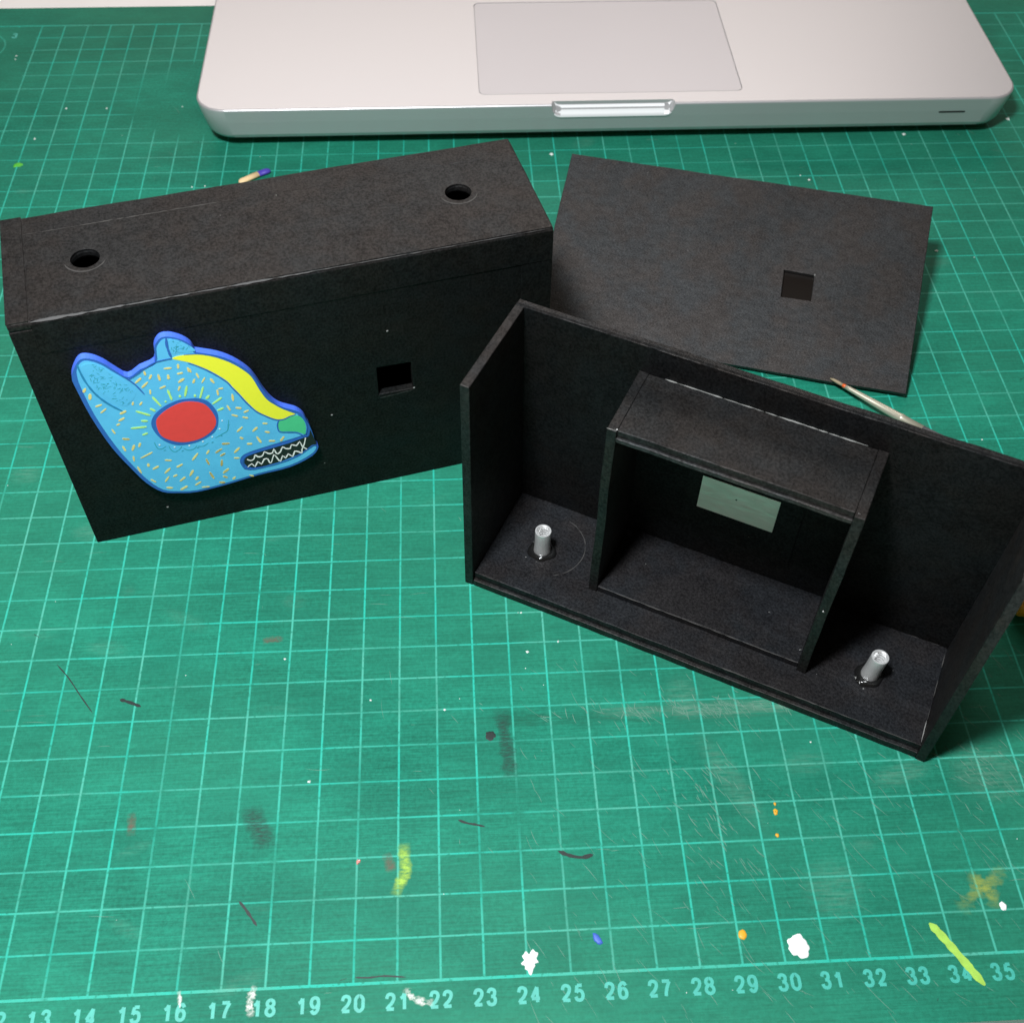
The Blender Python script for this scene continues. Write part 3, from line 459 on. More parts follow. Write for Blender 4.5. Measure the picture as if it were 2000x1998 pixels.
# ---------------------------------------------------------------- closed camera box
TA = .24089; AL, AD, AH = 13.737, 4.163, 8.50
A = empty('closed_box', (12.12, 12.98, 0), (0, 0, TA)); tag(A, 'closed black card pinhole box standing upright with a painted blue animal head on its front', 'box')
T = .24
ART = {"board":[[1.135,6.925],[1.037,6.674],[1.039,6.391],[1.14,5.251],[1.362,4.004],[1.647,3.062],[1.915,2.328],[2.25,1.831],[2.659,1.644],[3.177,1.52],[4.007,1.566],[4.945,1.685],[5.88,1.738],[6.566,2.011],[6.788,2.323],[6.735,2.463],[6.708,2.823],[6.647,3.274],[6.606,3.417],[6.541,3.696],[6.392,3.933],[6.191,4.086],[5.951,4.269],[5.77,4.534],[5.613,4.935],[5.474,5.425],[5.32,5.791],[5.014,6.208],[4.657,6.513],[4.213,6.742],[4.124,6.804],[4.068,7.028],[3.911,7.243],[3.671,7.418],[3.448,7.475],[3.287,7.366],[3.174,7.151],[3.085,6.706],[2.695,6.558],[2.354,6.369],[2.091,6.677],[1.89,6.975],[1.672,7.182],[1.462,7.264],[1.306,7.181]],"head":[[1.214,6.904],[1.177,6.691],[1.167,6.356],[1.248,5.28],[1.474,4.033],[1.742,3.099],[1.998,2.404],[2.292,1.923],[2.675,1.724],[3.193,1.601],[4.021,1.647],[4.958,1.766],[5.891,1.826],[6.529,2.092],[6.717,2.31],[6.683,2.41],[6.367,2.282],[5.698,2.111],[4.758,1.958],[4.557,2.266],[4.578,2.534],[4.786,2.707],[5.48,2.829],[6.451,2.968],[6.541,3.141],[6.557,3.464],[6.451,3.691],[6.339,3.865],[5.894,4.172],[5.697,4.48],[5.538,4.864],[5.392,5.388],[5.249,5.74],[4.963,6.147],[4.625,6.448],[4.201,6.678],[4.079,6.777],[4.017,6.975],[3.859,7.181],[3.65,7.354],[3.452,7.404],[3.325,7.302],[3.224,7.127],[3.122,6.657],[2.721,6.495],[2.357,6.299],[2.057,6.619],[1.854,6.908],[1.645,7.107],[1.459,7.178],[1.322,7.095]],"yellow":[[3.53,6.717],[3.69,6.767],[3.969,6.74],[4.228,6.674],[4.529,6.524],[4.804,6.311],[5.026,6.084],[5.24,5.791],[5.357,5.574],[5.431,5.313],[5.501,5.023],[5.636,4.626],[5.831,4.346],[6.036,4.116],[6.312,3.864],[6.158,3.837],[6.01,3.779],[5.87,3.777],[5.721,3.85],[5.477,4.08],[5.294,4.303],[5.103,4.695],[4.965,5.037],[4.826,5.347],[4.733,5.573],[4.538,5.851],[4.308,6.122],[4.073,6.34],[3.917,6.473],[3.722,6.596]],"nose":[[5.924,3.732],[6.113,3.798],[6.352,3.789],[6.459,3.676],[6.532,3.45],[6.533,3.213],[6.485,2.988],[6.27,3.143],[6.037,3.228],[5.825,3.307],[5.794,3.522],[5.837,3.685]],"eye":[[2.664,4.584],[2.782,4.807],[3.088,5.023],[3.459,5.144],[3.793,5.073],[4.036,4.877],[4.175,4.476],[4.186,4.186],[4.081,3.952],[3.825,3.734],[3.518,3.639],[3.163,3.666],[2.848,3.87],[2.673,4.136]],"ring":[[2.537,4.596],[2.7,4.908],[3.026,5.142],[3.394,5.25],[3.649,5.228],[3.899,5.169],[4.125,4.978],[4.265,4.58],[4.259,4.243],[4.14,3.881],[3.884,3.662],[3.498,3.536],[3.14,3.551],[2.895,3.668],[2.681,3.921],[2.557,4.251]],"mouth":[[4.667,2.413],[4.739,2.527],[4.932,2.603],[5.395,2.676],[5.95,2.748],[6.4,2.852],[6.588,2.889],[6.643,3.126],[6.753,2.501],[6.628,2.457],[6.484,2.337],[6.152,2.193],[5.674,2.066],[5.207,2.019],[4.848,2.065],[4.702,2.181],[4.65,2.308]],"lines":[[0.05,[[6.56,2.884],[6.403,2.873],[5.954,2.779],[5.4,2.712],[4.919,2.64],[4.698,2.554],[4.61,2.376],[4.622,2.137],[4.784,2.01],[5.11,1.981],[5.668,2.026],[6.147,2.153],[6.486,2.351],[6.646,2.457],[6.761,2.411]]],[0.05,[[1.278,7.11],[1.279,6.903],[1.315,6.544],[1.408,6.138],[1.553,5.795],[1.734,5.509],[1.942,5.249]]],[0.035,[[2.203,6.489],[2.337,6.286],[2.468,6.059],[2.604,5.692]]],[0.04,[[2.337,6.286],[2.605,6.438],[2.855,6.594],[3.077,6.698],[3.248,6.722],[3.449,6.727],[3.522,6.719]]],[0.06,[[3.521,7.427],[3.49,7.164],[3.496,6.957],[3.515,6.767]]],[0.028,[[3.832,6.779],[3.972,6.757],[4.232,6.693],[4.532,6.543],[4.808,6.331],[5.03,6.109],[5.253,5.814],[5.375,5.596],[5.451,5.321],[5.522,5.03],[5.655,4.648],[5.844,4.37],[6.04,4.144],[6.324,3.884]]],[0.035,[[6.319,3.847],[6.155,3.817],[6.007,3.757],[5.866,3.752],[5.717,3.825],[5.473,4.058],[5.281,4.279],[5.084,4.672],[4.947,5.015],[4.808,5.325],[4.714,5.552],[4.519,5.83],[4.29,6.101],[4.07,6.32],[3.879,6.468]]],[0.035,[[5.847,3.755],[5.787,3.641],[5.767,3.472],[5.806,3.289],[6.032,3.197],[6.266,3.114],[6.445,2.91]]],[0.03,[[6.492,2.956],[6.563,3.204],[6.555,3.443],[6.482,3.699],[6.375,3.811]]]],"teeth":[[0.034,[[4.755,2.454],[4.841,2.372],[4.938,2.41],[4.999,2.569],[5.056,2.469],[5.162,2.449],[5.229,2.537],[5.269,2.62],[5.37,2.507],[5.478,2.5],[5.546,2.656],[5.571,2.512],[5.621,2.414],[5.715,2.495],[5.792,2.661],[5.871,2.569],[5.994,2.531],[6.05,2.677],[6.185,2.594],[6.295,2.737],[6.341,2.519],[6.459,2.359]]],[0.034,[[6.471,2.831],[6.404,2.581],[6.315,2.39],[6.297,2.244],[6.206,2.328],[6.102,2.374],[6.021,2.179],[5.911,2.324],[5.817,2.173],[5.744,2.307],[5.658,2.085],[5.587,2.232],[5.513,2.421],[5.41,2.15],[5.349,2.113],[5.32,2.289],[5.213,2.309],[5.114,2.133],[5.026,2.272],[4.923,2.082],[4.855,2.229],[4.722,2.133]]]],"rays":[[[2.776,5.545],[2.914,5.157]],[[3.197,5.685],[3.227,5.293]],[[3.695,5.693],[3.572,5.332]],[[2.262,5.156],[2.582,4.898]],[[2.629,5.151],[2.738,5.018]],[[2.312,4.773],[2.472,4.713]],[[1.998,4.569],[2.402,4.513]],[[2.227,4.239],[2.375,4.273]],[[3.049,5.306],[3.076,5.268]],[[3.451,5.416],[3.453,5.341]],[[4.091,5.551],[3.934,5.165]],[[4.186,5.202],[4.081,5.096]],[[4.488,5.035],[4.21,4.867]],[[4.467,4.641],[4.295,4.593]],[[3.833,5.329],[3.824,5.251]]],"dashes":[[[1.265,6.286],[1.181,6.154]],[[1.323,6.066],[1.268,5.864]],[[1.334,5.587],[1.51,5.623]],[[1.578,5.455],[1.404,5.331]],[[1.854,5.162],[2.033,5.236]],[[1.762,4.922],[1.934,4.999]],[[1.677,4.781],[1.772,4.817]],[[1.53,4.671],[1.572,4.489]],[[1.698,4.254],[1.874,4.187]],[[2.468,6.131],[2.65,6.272]],[[2.589,5.928],[2.778,6.093]],[[2.775,5.815],[2.748,5.652]],[[2.771,6.476],[2.772,6.333]],[[2.919,6.317],[2.837,6.173]],[[3.079,6.285],[3.081,6.057]],[[3.315,6.209],[3.298,6.046]],[[3.508,5.867],[3.683,5.976]],[[3.255,6.439],[3.45,6.41]],[[3.628,6.503],[3.605,6.345]],[[3.014,5.785],[3.178,5.837]],[[2.273,5.503],[2.23,5.391]],[[2.488,5.441],[2.406,5.34]],[[3.838,6.329],[3.847,6.16]],[[3.523,5.729],[3.452,5.589]],[[3.536,6.173],[3.689,6.179]],[[1.942,3.934],[1.841,3.724]],[[2.107,3.964],[2.037,3.811]],[[1.644,3.973],[1.674,3.762]],[[2.335,3.515],[1.981,3.366]],[[1.819,3.513],[1.797,3.3]],[[1.833,3.067],[1.874,2.773]],[[2.058,2.456],[2.169,2.29]],[[2.58,3.107],[2.756,3.038]],[[2.377,2.92],[2.196,2.838]],[[2.659,2.746],[2.469,2.58]],[[2.555,2.423],[2.404,2.227]],[[2.827,2.72],[3.009,2.803]],[[2.785,2.42],[2.664,2.373]],[[3.49,3.113],[3.287,2.869]],[[3.238,2.474],[3.104,2.259]],[[2.974,2.258],[2.799,2.126]],[[3.318,2.16],[3.23,2.043]],[[3.17,1.828],[3.358,1.928]],[[2.389,1.984],[2.56,1.913]],[[2.962,1.867],[2.745,1.763]],[[3.331,1.686],[3.55,1.643]],[[3.664,2.82],[3.699,2.555]],[[3.659,2.237],[3.727,1.939]],[[4.078,2.647],[4.015,2.396]],[[3.952,2.982],[4.157,3.099]],[[4.059,2.808],[4.203,2.889]],[[4.18,3.285],[4.374,3.239]],[[4.007,2.081],[4.2,2.222]],[[3.987,1.971],[4.101,1.86]],[[3.845,1.753],[3.993,1.674]],[[1.714,4.23],[1.876,4.18]],[[2.13,3.111],[2.11,2.978]],[[3.806,3.139],[3.707,3.003]],[[4.835,3.785],[4.661,3.63]],[[5.228,3.655],[5.075,3.519]],[[5.154,3.285],[5.237,3.007]],[[4.181,3.292],[4.393,3.24]],[[4.146,3.091],[3.949,2.978]],[[4.208,2.884],[4.053,2.812]],[[4.068,2.644],[4.019,2.399]],[[3.66,2.8],[3.695,2.558]],[[4.627,2.995],[4.447,2.823]],[[4.404,2.62],[4.557,2.571]],[[4.845,3.075],[4.991,3.043]],[[5.386,3.763],[5.519,3.71]],[[5.894,3.073],[5.772,2.91]],[[5.454,3.021],[5.626,2.96]],[[5.397,3.422],[5.528,3.343]],[[4.574,4.706],[4.624,4.493]],[[4.63,4.329],[4.785,4.221]],[[4.897,4.162],[5.039,4.07]],[[4.194,2.233],[4.021,2.122]],[[3.993,1.963],[4.096,1.873]],[[3.657,2.253],[3.723,1.967]],[[3.837,1.746],[3.999,1.678]],[[4.316,1.829],[4.229,1.745]],[[4.71,1.772],[4.826,1.691]],[[4.773,4.562],[4.925,4.493]],[[4.957,4.321],[5.103,4.367]],[[4.702,3.396],[4.776,3.308]],[[4.013,6.072],[4.042,5.882]],[[3.931,5.886],[3.867,5.746]],[[4.196,5.866],[4.081,5.7]],[[4.322,5.792],[4.39,5.601]],[[4.411,5.139],[4.421,5.352]],[[4.452,5.37],[4.583,5.361]],[[4.774,5.091],[4.757,4.821]],[[3.876,6.265],[3.887,6.133]]],"scallops":[[[2.46,3.882],[2.494,3.629],[2.605,3.567],[2.728,3.638]],[[2.8,3.643],[2.819,3.474],[2.902,3.352],[3.039,3.405],[3.132,3.513]],[[3.151,3.425],[3.272,3.305],[3.419,3.314],[3.53,3.417]],[[3.542,3.386],[3.679,3.344],[3.841,3.431]],[[4.046,3.559],[4.246,3.661],[4.407,3.747],[4.48,3.966],[4.515,4.167]]],"pearls":[[2.571,3.74],[2.939,3.532],[3.325,3.481],[3.705,3.527],[4.346,4.178],[4.23,3.88],[3.978,3.634]],"dots":[[2.662,3.495],[3.113,3.327],[3.531,3.329],[3.949,3.425],[4.228,3.612],[4.48,3.966]],"ear1":[[1.364,7.041],[1.612,7.066],[1.812,6.898],[2.003,6.614],[2.171,6.356],[2.374,5.94],[2.395,5.739],[2.119,5.423],[1.903,5.51],[1.707,5.812],[1.546,6.099],[1.435,6.44],[1.377,6.784]],"ear2":[[3.577,7.345],[3.78,7.293],[3.986,7.081],[4.131,6.83],[3.744,6.869],[3.577,6.866],[3.546,7.035]],"window":[[8.729,4.78],[9.699,4.717],[9.73,3.702],[8.732,3.73]],"flapfront":[[8.044,7.679],[12.871,7.561],[12.908,6.332]]}
front = lambda u, v, d: (u, T-d, v)          # d grows towards the viewer
win = [(8.73, 3.73), (9.73, 3.71), (9.71, 4.74), (8.74, 4.78)]
plate('front_panel', [(0, 0), (AL, 0), (AL, AH-T), (0, AH-T)], [win], T, front, M['card_front_shaded'], A, .03)
plate('top_panel', wavy([(0, 0), (AL, 0), (AL, AD), (0, AD)], .022), [circle(2.0, 2.02, .36), circle(11.72, 2.1, .35)], T, lambda u, v, d: (u, v, AH-T+d), M['card'], A, .07)
part_box('side_panel', (0, T, T, AD-T, .001, AH-T), M['card'], A); part_box('side_panel', (AL-T, AL, T, AD-T, .001, AH-T), M['card'], A)
part_box('back_panel', (0, AL, AD-T, AD, 0, AH-T), M['card'], A); part_box('bottom_panel', (T, AL-T, T, AD-T, .002, T), M['card_shaded'], A)
# inner box behind the pinhole opening, and spool wells
part_box('inner_divider', (3.4, 3.65, T, AD-T, T, AH-T), M['card_shaded'], A); part_box('inner_divider', (9.9, 10.15, T, AD-T, T, AH-T), M['card_shaded'], A)
# wrapping papers, glued on: raised by their own thickness
part_box('wrap_flap', (.54, AL-.02, -.022, .01, AH-1.02, AH-.06), M['card_front_shaded'], A, .01)
part_box('wrap_flap', (12.88, AL-.01, -.012, .01, .05, AH-1.04), M['card_front_shaded'], A, .005)
part_box('wrap_flap', (AL-.01, AL+.035, .3, AD-.05, AH-1.15, AH-.12), M['card'], A, .01)
part_box('wrap_flap', (.002, .525, .03, AD-.03, AH-.01, AH+.034), M['card'], A, .006)
plate('wrap_flap', [(.56, .035), (AL-.05, .035), (AL-.05, 3.35), (.56, 3.35)], [circle(2.0, 2.02, .365), circle(11.72, 2.1, .355)], .034, lambda u, v, d: (u, v, AH-.01+d), M['card'], A, .006)
for cx, cy, r in ((2.0, 2.02, .36), (11.72, 2.1, .35)):                 # pressed rings round the winder holes
    bm = bmesh.new(); P = [(cx+(r+.16)*math.cos(t), cy+(r+.16)*math.sin(t)) for t in np.linspace(-2.9, -.35, 26)]
    ribbon(bm, P, .035, lambda u, v, d: (u, v, AH+.024+d), 0, .2, .3, .008); link('pressed_ring', bm, M['scuff'], A)
def scuff(parent, pts, w_, fn, gap=.25, mat='scuff', th=.006, jit=.5, seed=1, step=.12):
    rs = random.Random(seed); bm = bmesh.new(); run = []
    L = [0]
    for a, b in zip(pts, pts[1:]): L.append(L[-1]+math.dist(a, b))
    def at_(s):
        for i in range(len(L)-1):
            if s <= L[i+1]: t = (s-L[i])/(L[i+1]-L[i]); return tuple(pts[i][k]+(pts[i+1][k]-pts[i][k])*t for k in range(2))
        return pts[-1]
    s = 0
    while s < L[-1]:
        l = rs.uniform(.2, 1.4); e = min(s+l, L[-1]); n = max(3, int((e-s)/step)); P = [at_(s+(e-s)*i/n) for i in range(n+1)]
        P = [(u+rs.uniform(-1, 1)*w_*.15, v+rs.uniform(-1, 1)*w_*.15) for u, v in P]
        ribbon(bm, P, w_*rs.uniform(.5, 1.2), fn, 0, .15, jit, th); s = e+rs.uniform(0, gap)
    return link('worn_glint_edge', bm, M[mat], parent)
topf = lambda u, v, d: (u, v, AH+.026+d)
scuff(A, [(.55, 3.37), (5.5, 3.385)], .04, topf, .04); scuff(A, [(5.5, 3.385), (13.0, 3.36)], .02, topf, .2, 'edge', seed=4)
edge45 = lambda u, v, d: (u, .006+v*.7-d*.7, AH-.006+v*.7+d*.7)
scuff(A, [(.56, 0), (3.9, .0)], .045, edge45, .04, seed=2, th=.015); scuff(A, [(3.9, 0), (7.5, 0.0)], .035, edge45, .12, seed=3, th=.013); scuff(A, [(7.5, 0), (13.5, 0.0)], .022, edge45, .3, seed=5, th=.012)  # top front edge: worn paper, plus the rounded edge's highlight painted in
scuff(A, [(8.75, 3.60), (9.3, 3.62), (9.72, 3.66)], .05, lambda u, v, d: (u, -.002-d, v), .3, 'edge', seed=6)
bm = bmesh.new()
for s_, t_ in ((9.1, 6.05), (9.72, 3.72), (7.3, 3.3), (2.2, .9), (1.1, 6.3)): box(bm, s_, s_+.05, -.02, .002, t_, t_+.03)
o = link('paper_fleck', bm, M['glue_clear'], A); o['kind'] = 'stuff'
# --- painted cut-out of an animal head, glued on the front
art = plate('animal_cutout', smooth_line([tuple(p) for p in ART['board']], 3, True), [], .2, lambda u, v, d: (u, -.003-d, v), M['board'], A, .012)
art['label'] = 'blue animal head cut-out with red eye, yellow brow stripe and jagged white teeth'
fa = lambda z: (lambda u, v, d: (u, -.203-z-d, v))
def shape(name, pts, z, mat, n=4, th=.004):
    return plate(name, smooth_line([tuple(p) for p in pts], n, True), [], th, fa(z), mat, art, 0)
b0 = plate('dark_border', smooth_line([(x, y) for x, y in ART['board']], 3, True), [], .003, fa(0), M['pblue'], art, 0)
shape('blue_head', ART['head'], .004, M['psky'], 3)
shape('blue_ear', ART['ear1'], .009, M['psky']); shape('blue_ear', ART['ear2'], .009, M['psky'])
shape('yellow_stripe', ART['yellow'], .009, M['pyellow']); shape('green_nose', ART['nose'], .009, M['pgreen'])
plate('black_mouth', [tuple(p) for p in ART['mouth']], [], .004, fa(.009), M['pblack'], art, 0)
shape('eye_ring', ART['ring'], .009, M['pblue']); shape('red_eye', ART['eye'], .014, M['pred'])
for w_, pts in ART['lines']:
    bm = bmesh.new(); ribbon(bm, smooth_line(pts, 4), w_, fa(.014), 0, .5, .2, .004); link('painted_outline', bm, M['pblue'] if w_ != .05 or len(pts) > 8 else M['pnavy'], art)
for w_, pts in ART['teeth']:
    bm = bmesh.new(); ribbon(bm, smooth_line(pts, 2), w_, fa(.016), 0, .8, .3, .006); link('white_teeth', bm, M['pwhite'], art)
for a_, b_ in ART['rays']:
    bm = bmesh.new(); ribbon(bm, [tuple(a_[k]+(b_[k]-a_[k])*t for k in range(2)) for t in (0, .2, .5, .8, 1)], .06, fa(.012), 0, .5, .2, .005); link('lime_ray', bm, M['plime'], art)
bm = bmesh.new(); rs = random.Random(2)
for a_, b_ in ART['dashes']:
    ribbon(bm, [tuple(a_[k]+(b_[k]-a_[k])*t for k in range(2)) for t in (0, .2, .5, .8, 1)], rs.uniform(.045, .068), fa(.012), 0, .4, .2, .004)
o = link('orange_dashes', bm, M['porange'], art); o['kind'] = 'stuff'
bm = bmesh.new()
for pts in ART['scallops']: ribbon(bm, smooth_line(pts, 5), .028, fa(.011), 0, .3, .2, .002)
def inside(p_, poly):
    c = False; j = len(poly)-1
    for i in range(len(poly)):
        if (poly[i][1] > p_[1]) != (poly[j][1] > p_[1]) and p_[0] < (poly[j][0]-poly[i][0])*(p_[1]-poly[i][1])/(poly[j][1]-poly[i][1])+poly[i][0]: c = not c
        j = i
    return c
for poly, n_ in ((ART['ear1'], 90), (ART['ear2'], 26)):
    xs = [p_[0] for p_ in poly]; ys = [p_[1] for p_ in poly]; k = 0
    while k < n_:
        x, y = rs.uniform(min(xs), max(xs)), rs.uniform(min(ys), max(ys)); t = rs.uniform(0, 3.14); l = rs.uniform(.05, .14); q2 = (x+l*math.cos(t), y+l*math.sin(t)*.8)
        if inside((x, y), poly) and inside(q2, poly): ribbon(bm, [(x, y), ((x+q2[0])/2, (y+q2[1])/2), q2], rs.uniform(.012, .022), fa(.015), 0, .4, .1, .002); k += 1
for x, y in ART['dots']: ribbon(bm, [(x-.03, y), (x, y+.005), (x+.03, y+.01)], .03, fa(.015), 0, .5, 0, .002)
o = link('teal_hatching', bm, M['pteal'], art); o['kind'] = 'stuff'
for x, y in ART['pearls']: plate('pearl_dot', circle(x, y, .022, 10, .006), [], .004, fa(.013), M['pwhite'], art, 0)

# ---------------------------------------------------------------- flat back plate, propped at its far edge
v0 = Vector((27.20, 27.744, 2.781)); v1 = Vector((39.303, 24.072, 2.946)); v2 = Vector((25.335, 21.479, .168))
e1 = (v1-v0).normalized(); e2 = (v2-v0); e2 = (e2-e1*e1.dot(e2)).normalized(); nn = e1.cross(e2)   # nn points down
C_ = empty('back_plate'); C_.matrix_world = Matrix.Translation(v0*U) @ Matrix((e1, -e2, -nn)).transposed().to_4x4()
tag(C_, 'flat black card plate with a small square window, propped up at its far edge', 'card plate')
plate('card_panel', wavy([(0, 0), (12.65, 0), (12.65, -7.08), (0, -7.08)], .02), [[(8.09, -3.28), (9.12, -3.31), (9.15, -4.29), (8.14, -4.31)]], .17, lambda u, v, d: (u, v, d-.17), M['card_fibre'], C_, .02)
part_box('window_film', (7.7, 9.5, -4.7, -2.9, -.23, -.18), M['film'], C_, 0)
part_box('rear_flange', (1.2, 11.4, -1.25, -1.0, -2.25, -.172), M['card_shaded'], C_, .02)
part_box('light_trap', (6.9, 7.1, -6.0, -1.3, -.5, -.172), M['card_shaded'], C_, .02); part_box('light_trap', (10.1, 10.3, -6.0, -1.3, -.5, -.172), M['card_shaded'], C_, .02)
bm = bmesh.new(); box(bm, 9.11, 9.14, -3.34, -3.27, -.02, .012); link('glue_drop', bm, M['glue_clear'], C_)

# ---------------------------------------------------------------- open box with film chamber
TB = -.48720; BL, BD, BH = 13.29, 3.62, 8.03
B = empty('open_box', (22.87, 11.138, 0), (0, 0, TB)); tag(B, 'open black card pinhole camera interior with two threaded metal inserts and a square film chamber', 'box')
part_box('floor_panel', (.25, BL-.25, .0, 3.37, .002, .25), M['card'], B, .02)
part_box('floor_panel', (.25, BL-.25, .10, 3.37, .252, .50), M['card_floor_sheen'], B, .02)
def lean(o):           # the back wall leans a little towards the viewer
    for v in o.data.vertices: v.co.y -= v.co.z*.032
    return o
lean(part_box('back_wall', (.0, BL, 3.37, 3.49, 0, BH), M['card_shaded'], B, .02)); lean(part_box('back_wall', (.0, BL, 3.495, 3.64, 0, BH-.03), M['card'], B, .02))
def sidewall(x0, x1):
    bm = bmesh.new(); V = [bm.verts.new((x*U, y*U, z*U)) for x in (x0, x1) for y, z in ((-.02, 0), (3.37, 0), (3.37-BH*.032, BH-.01), (-.02, BH-.01))]
    for q in ((3, 2, 1, 0), (4, 5, 6, 7), (0, 1, 5, 4), (1, 2, 6, 5), (2, 3, 7, 6), (3, 0, 4, 7)): bm.faces.new([V[i] for i in q])
    link('side_wall', bm, M['card'], B, bevel=.02)
sidewall(0, .25); sidewall(BL-.25, BL)
part_box('partition', (3.4, 3.65, .97, 3.15, .502, 7.15), M['card'], B, .02); part_box('partition', (9.47, 9.72, .90, 3.15, .502, 7.15), M['card'], B, .02)
part_box('chamber_roof', (3.652, 9.468, 1.02, 3.13, 6.92, 7.145), M['card'], B, .02); part_box('chamber_roof_lip', (3.652, 9.468, .96, 3.1, 6.78, 6.915), M['edge'], B, .02)
part_box('chamber_floor', (3.652, 9.468, 1.0, 3.36, .502, .72), M['card_floor_sheen'], B, .02)
lean(part_box('pinhole_card', (5.1, 8.3, 3.31, 3.367, 1.6, 6.0), M['card_shaded'], B, .01))
pp = part_box('pinhole_plate', (5.52, 7.65, 3.285, 3.305, 2.92, 4.17), M['tin'], B, .004); lean(pp)
for v in pp.data.vertices: v.co.y -= (4.17*U-v.co.z)*.05      # added tilt, so the plate mirrors more of the lit mat
bm = bmesh.new(); tube(bm, [(6.52, 3.29, 3.69), (6.52, 3.255, 3.69)], [.025, .025], 10); lean(link('pinhole', bm, M['pblack'], B))
scuff(B, [(3.66, .99), (9.46, .99)], .03, lambda u, v, d: (u, v, .722+d), .03, seed=8); scuff(B, [(3.66, .955), (9.46, .955)], .022, lambda u, v, d: (u, v, 6.90+d), .04, 'edge', seed=9)
scuff(B, [(.4, .115), (4.8, .12)], .02, lambda u, v, d: (u, v, .502+d), .3, 'edge', seed=10); scuff(B, [(7.6, .11), (12.9, .11)], .03, lambda u, v, d: (u, v, .502+d), .08, seed=12)
scuff(B, [(1.2, .02), (12.5, .015)], .025, lambda u, v, d: (u, v, .252+d), 1.2, seed=13); scuff(B, [(4.1, 3.12), (9.2, 3.12)], .035, lambda u, v, d: (u, v, 7.15+d), .05, 'glue_clear', seed=14, jit=.8)
scuff(B, [(2.6, 3.36), (.9, 3.37)], .02, lambda u, v, d: (u, v, .502+d), .1, 'edge', seed=15); scuff(B, [(11.0, 3.36), (12.9, 3.36)], .04, lambda u, v, d: (u, v, .502+d), .2, seed=16)
scuff(B, [(BL-.27, .2), (BL-.28, .9)], .03, lambda u, v, d: (u, v, .502+d), .05, 'glue_clear', seed=17); scuff(B, [(BL-.27, .9), (BL-.28, 3.2)], .02, lambda u, v, d: (u, v, .502+d), .5, seed=18)
scuff(B, [(.02, -.02), (.24, -.02)], .03, lambda u, v, d: (u, v+.01, BH-.015+d), .02, 'scuff', seed=19); scuff(B, [(3.4, .98), (3.65, .98)], .02, lambda u, v, d: (u, v, 7.15+d), .02, 'glue_clear', seed=20)
scuff(B, [(1.2, 3.122-.02), (12.8, 3.13-.02)], .025, lambda u, v, d: (u, v+.01, BH-.005+d), .5, 'edge', seed=23)
scuff(B, [(1.72+1.12*math.cos(t), 1.87+1.1*math.sin(t)) for t in np.linspace(1.35, -1.0, 30)], .028, lambda u, v, d: (u, v, .503+d), .03, 'scuff', seed=21, jit=.4)
def insert(cx, cy, h, lean_x, seed):
    rs = random.Random(seed); n = 28; ro, ri = .232, .190
    g = link_glue(cx, cy, rs)
    bm = bmesh.new(); rings = []
    outer = [(ro*1.0, .50), (ro*1.06, .55), (ro*1.04, .66), (ro*1.0, .8), (ro*.985, 1.1), (ro, .5+h-.02), (ro*.98, .5+h)]
    inner = [(ri+.005, .5+h)]; k = 0; z = .5+h-.03
    while z > .62: inner.append((ri if k % 2 else ri-.03, z)); z -= .05; k += 1
    inner.append((ri-.02, .6)); inner.append((.002, .6))
    for r, z in outer+inner:
        rings.append([bm.verts.new(((cx+lean_x*(z-.5)+r*math.cos(2*math.pi*i/n)*(1+(rs.uniform(-.03, .03) if z < .7 else 0)))*U, (cy+r*math.sin(2*math.pi*i/n))*U, z*U)) for i in range(n)])
    for a, b in zip(rings, rings[1:]):
        for i in range(n): bm.faces.new((a[i], a[(i+1) % n], b[(i+1) % n], b[i]))
    bm.faces.new(rings[-1][::-1]); o = link('threaded_insert', bm, M['zinc'], B, smooth=True)
    md = o.modifiers.new('e', 'EDGE_SPLIT'); md.split_angle = math.radians(38)
    g.parent = o
def link_glue(cx, cy, rs):
    bm = bmesh.new(); n = 24; rings = []
    ph = rs.uniform(0, 6); k = [1+.07*math.sin(2*math.pi*i/n*2+ph)+.05*math.sin(2*math.pi*i/n*5+ph*2) for i in range(n)]
    for r, z in ((.40, .500), (.385, .55), (.33, .60), (.26, .585), (.21, .56)): rings.append([bm.verts.new(((cx+r*k[i]*math.cos(2*math.pi*i/n))*U, (cy+r*k[i]*math.sin(2*math.pi*i/n))*U, (z+rs.uniform(-.012, .012)*(z > .51))*U)) for i in range(n)])
    for a, b in zip(rings, rings[1:]):
        for i in range(n): bm.faces.new((a[i], a[(i+1) % n], b[(i+1) % n], b[i]))
    return link('glue_ring', bm, M['glue'], None, smooth=True)
insert(1.69, 1.60, .96, .0, 1); insert(11.30, 1.60, .96, .06, 2)
bm = bmesh.new(); rs = random.Random(9)
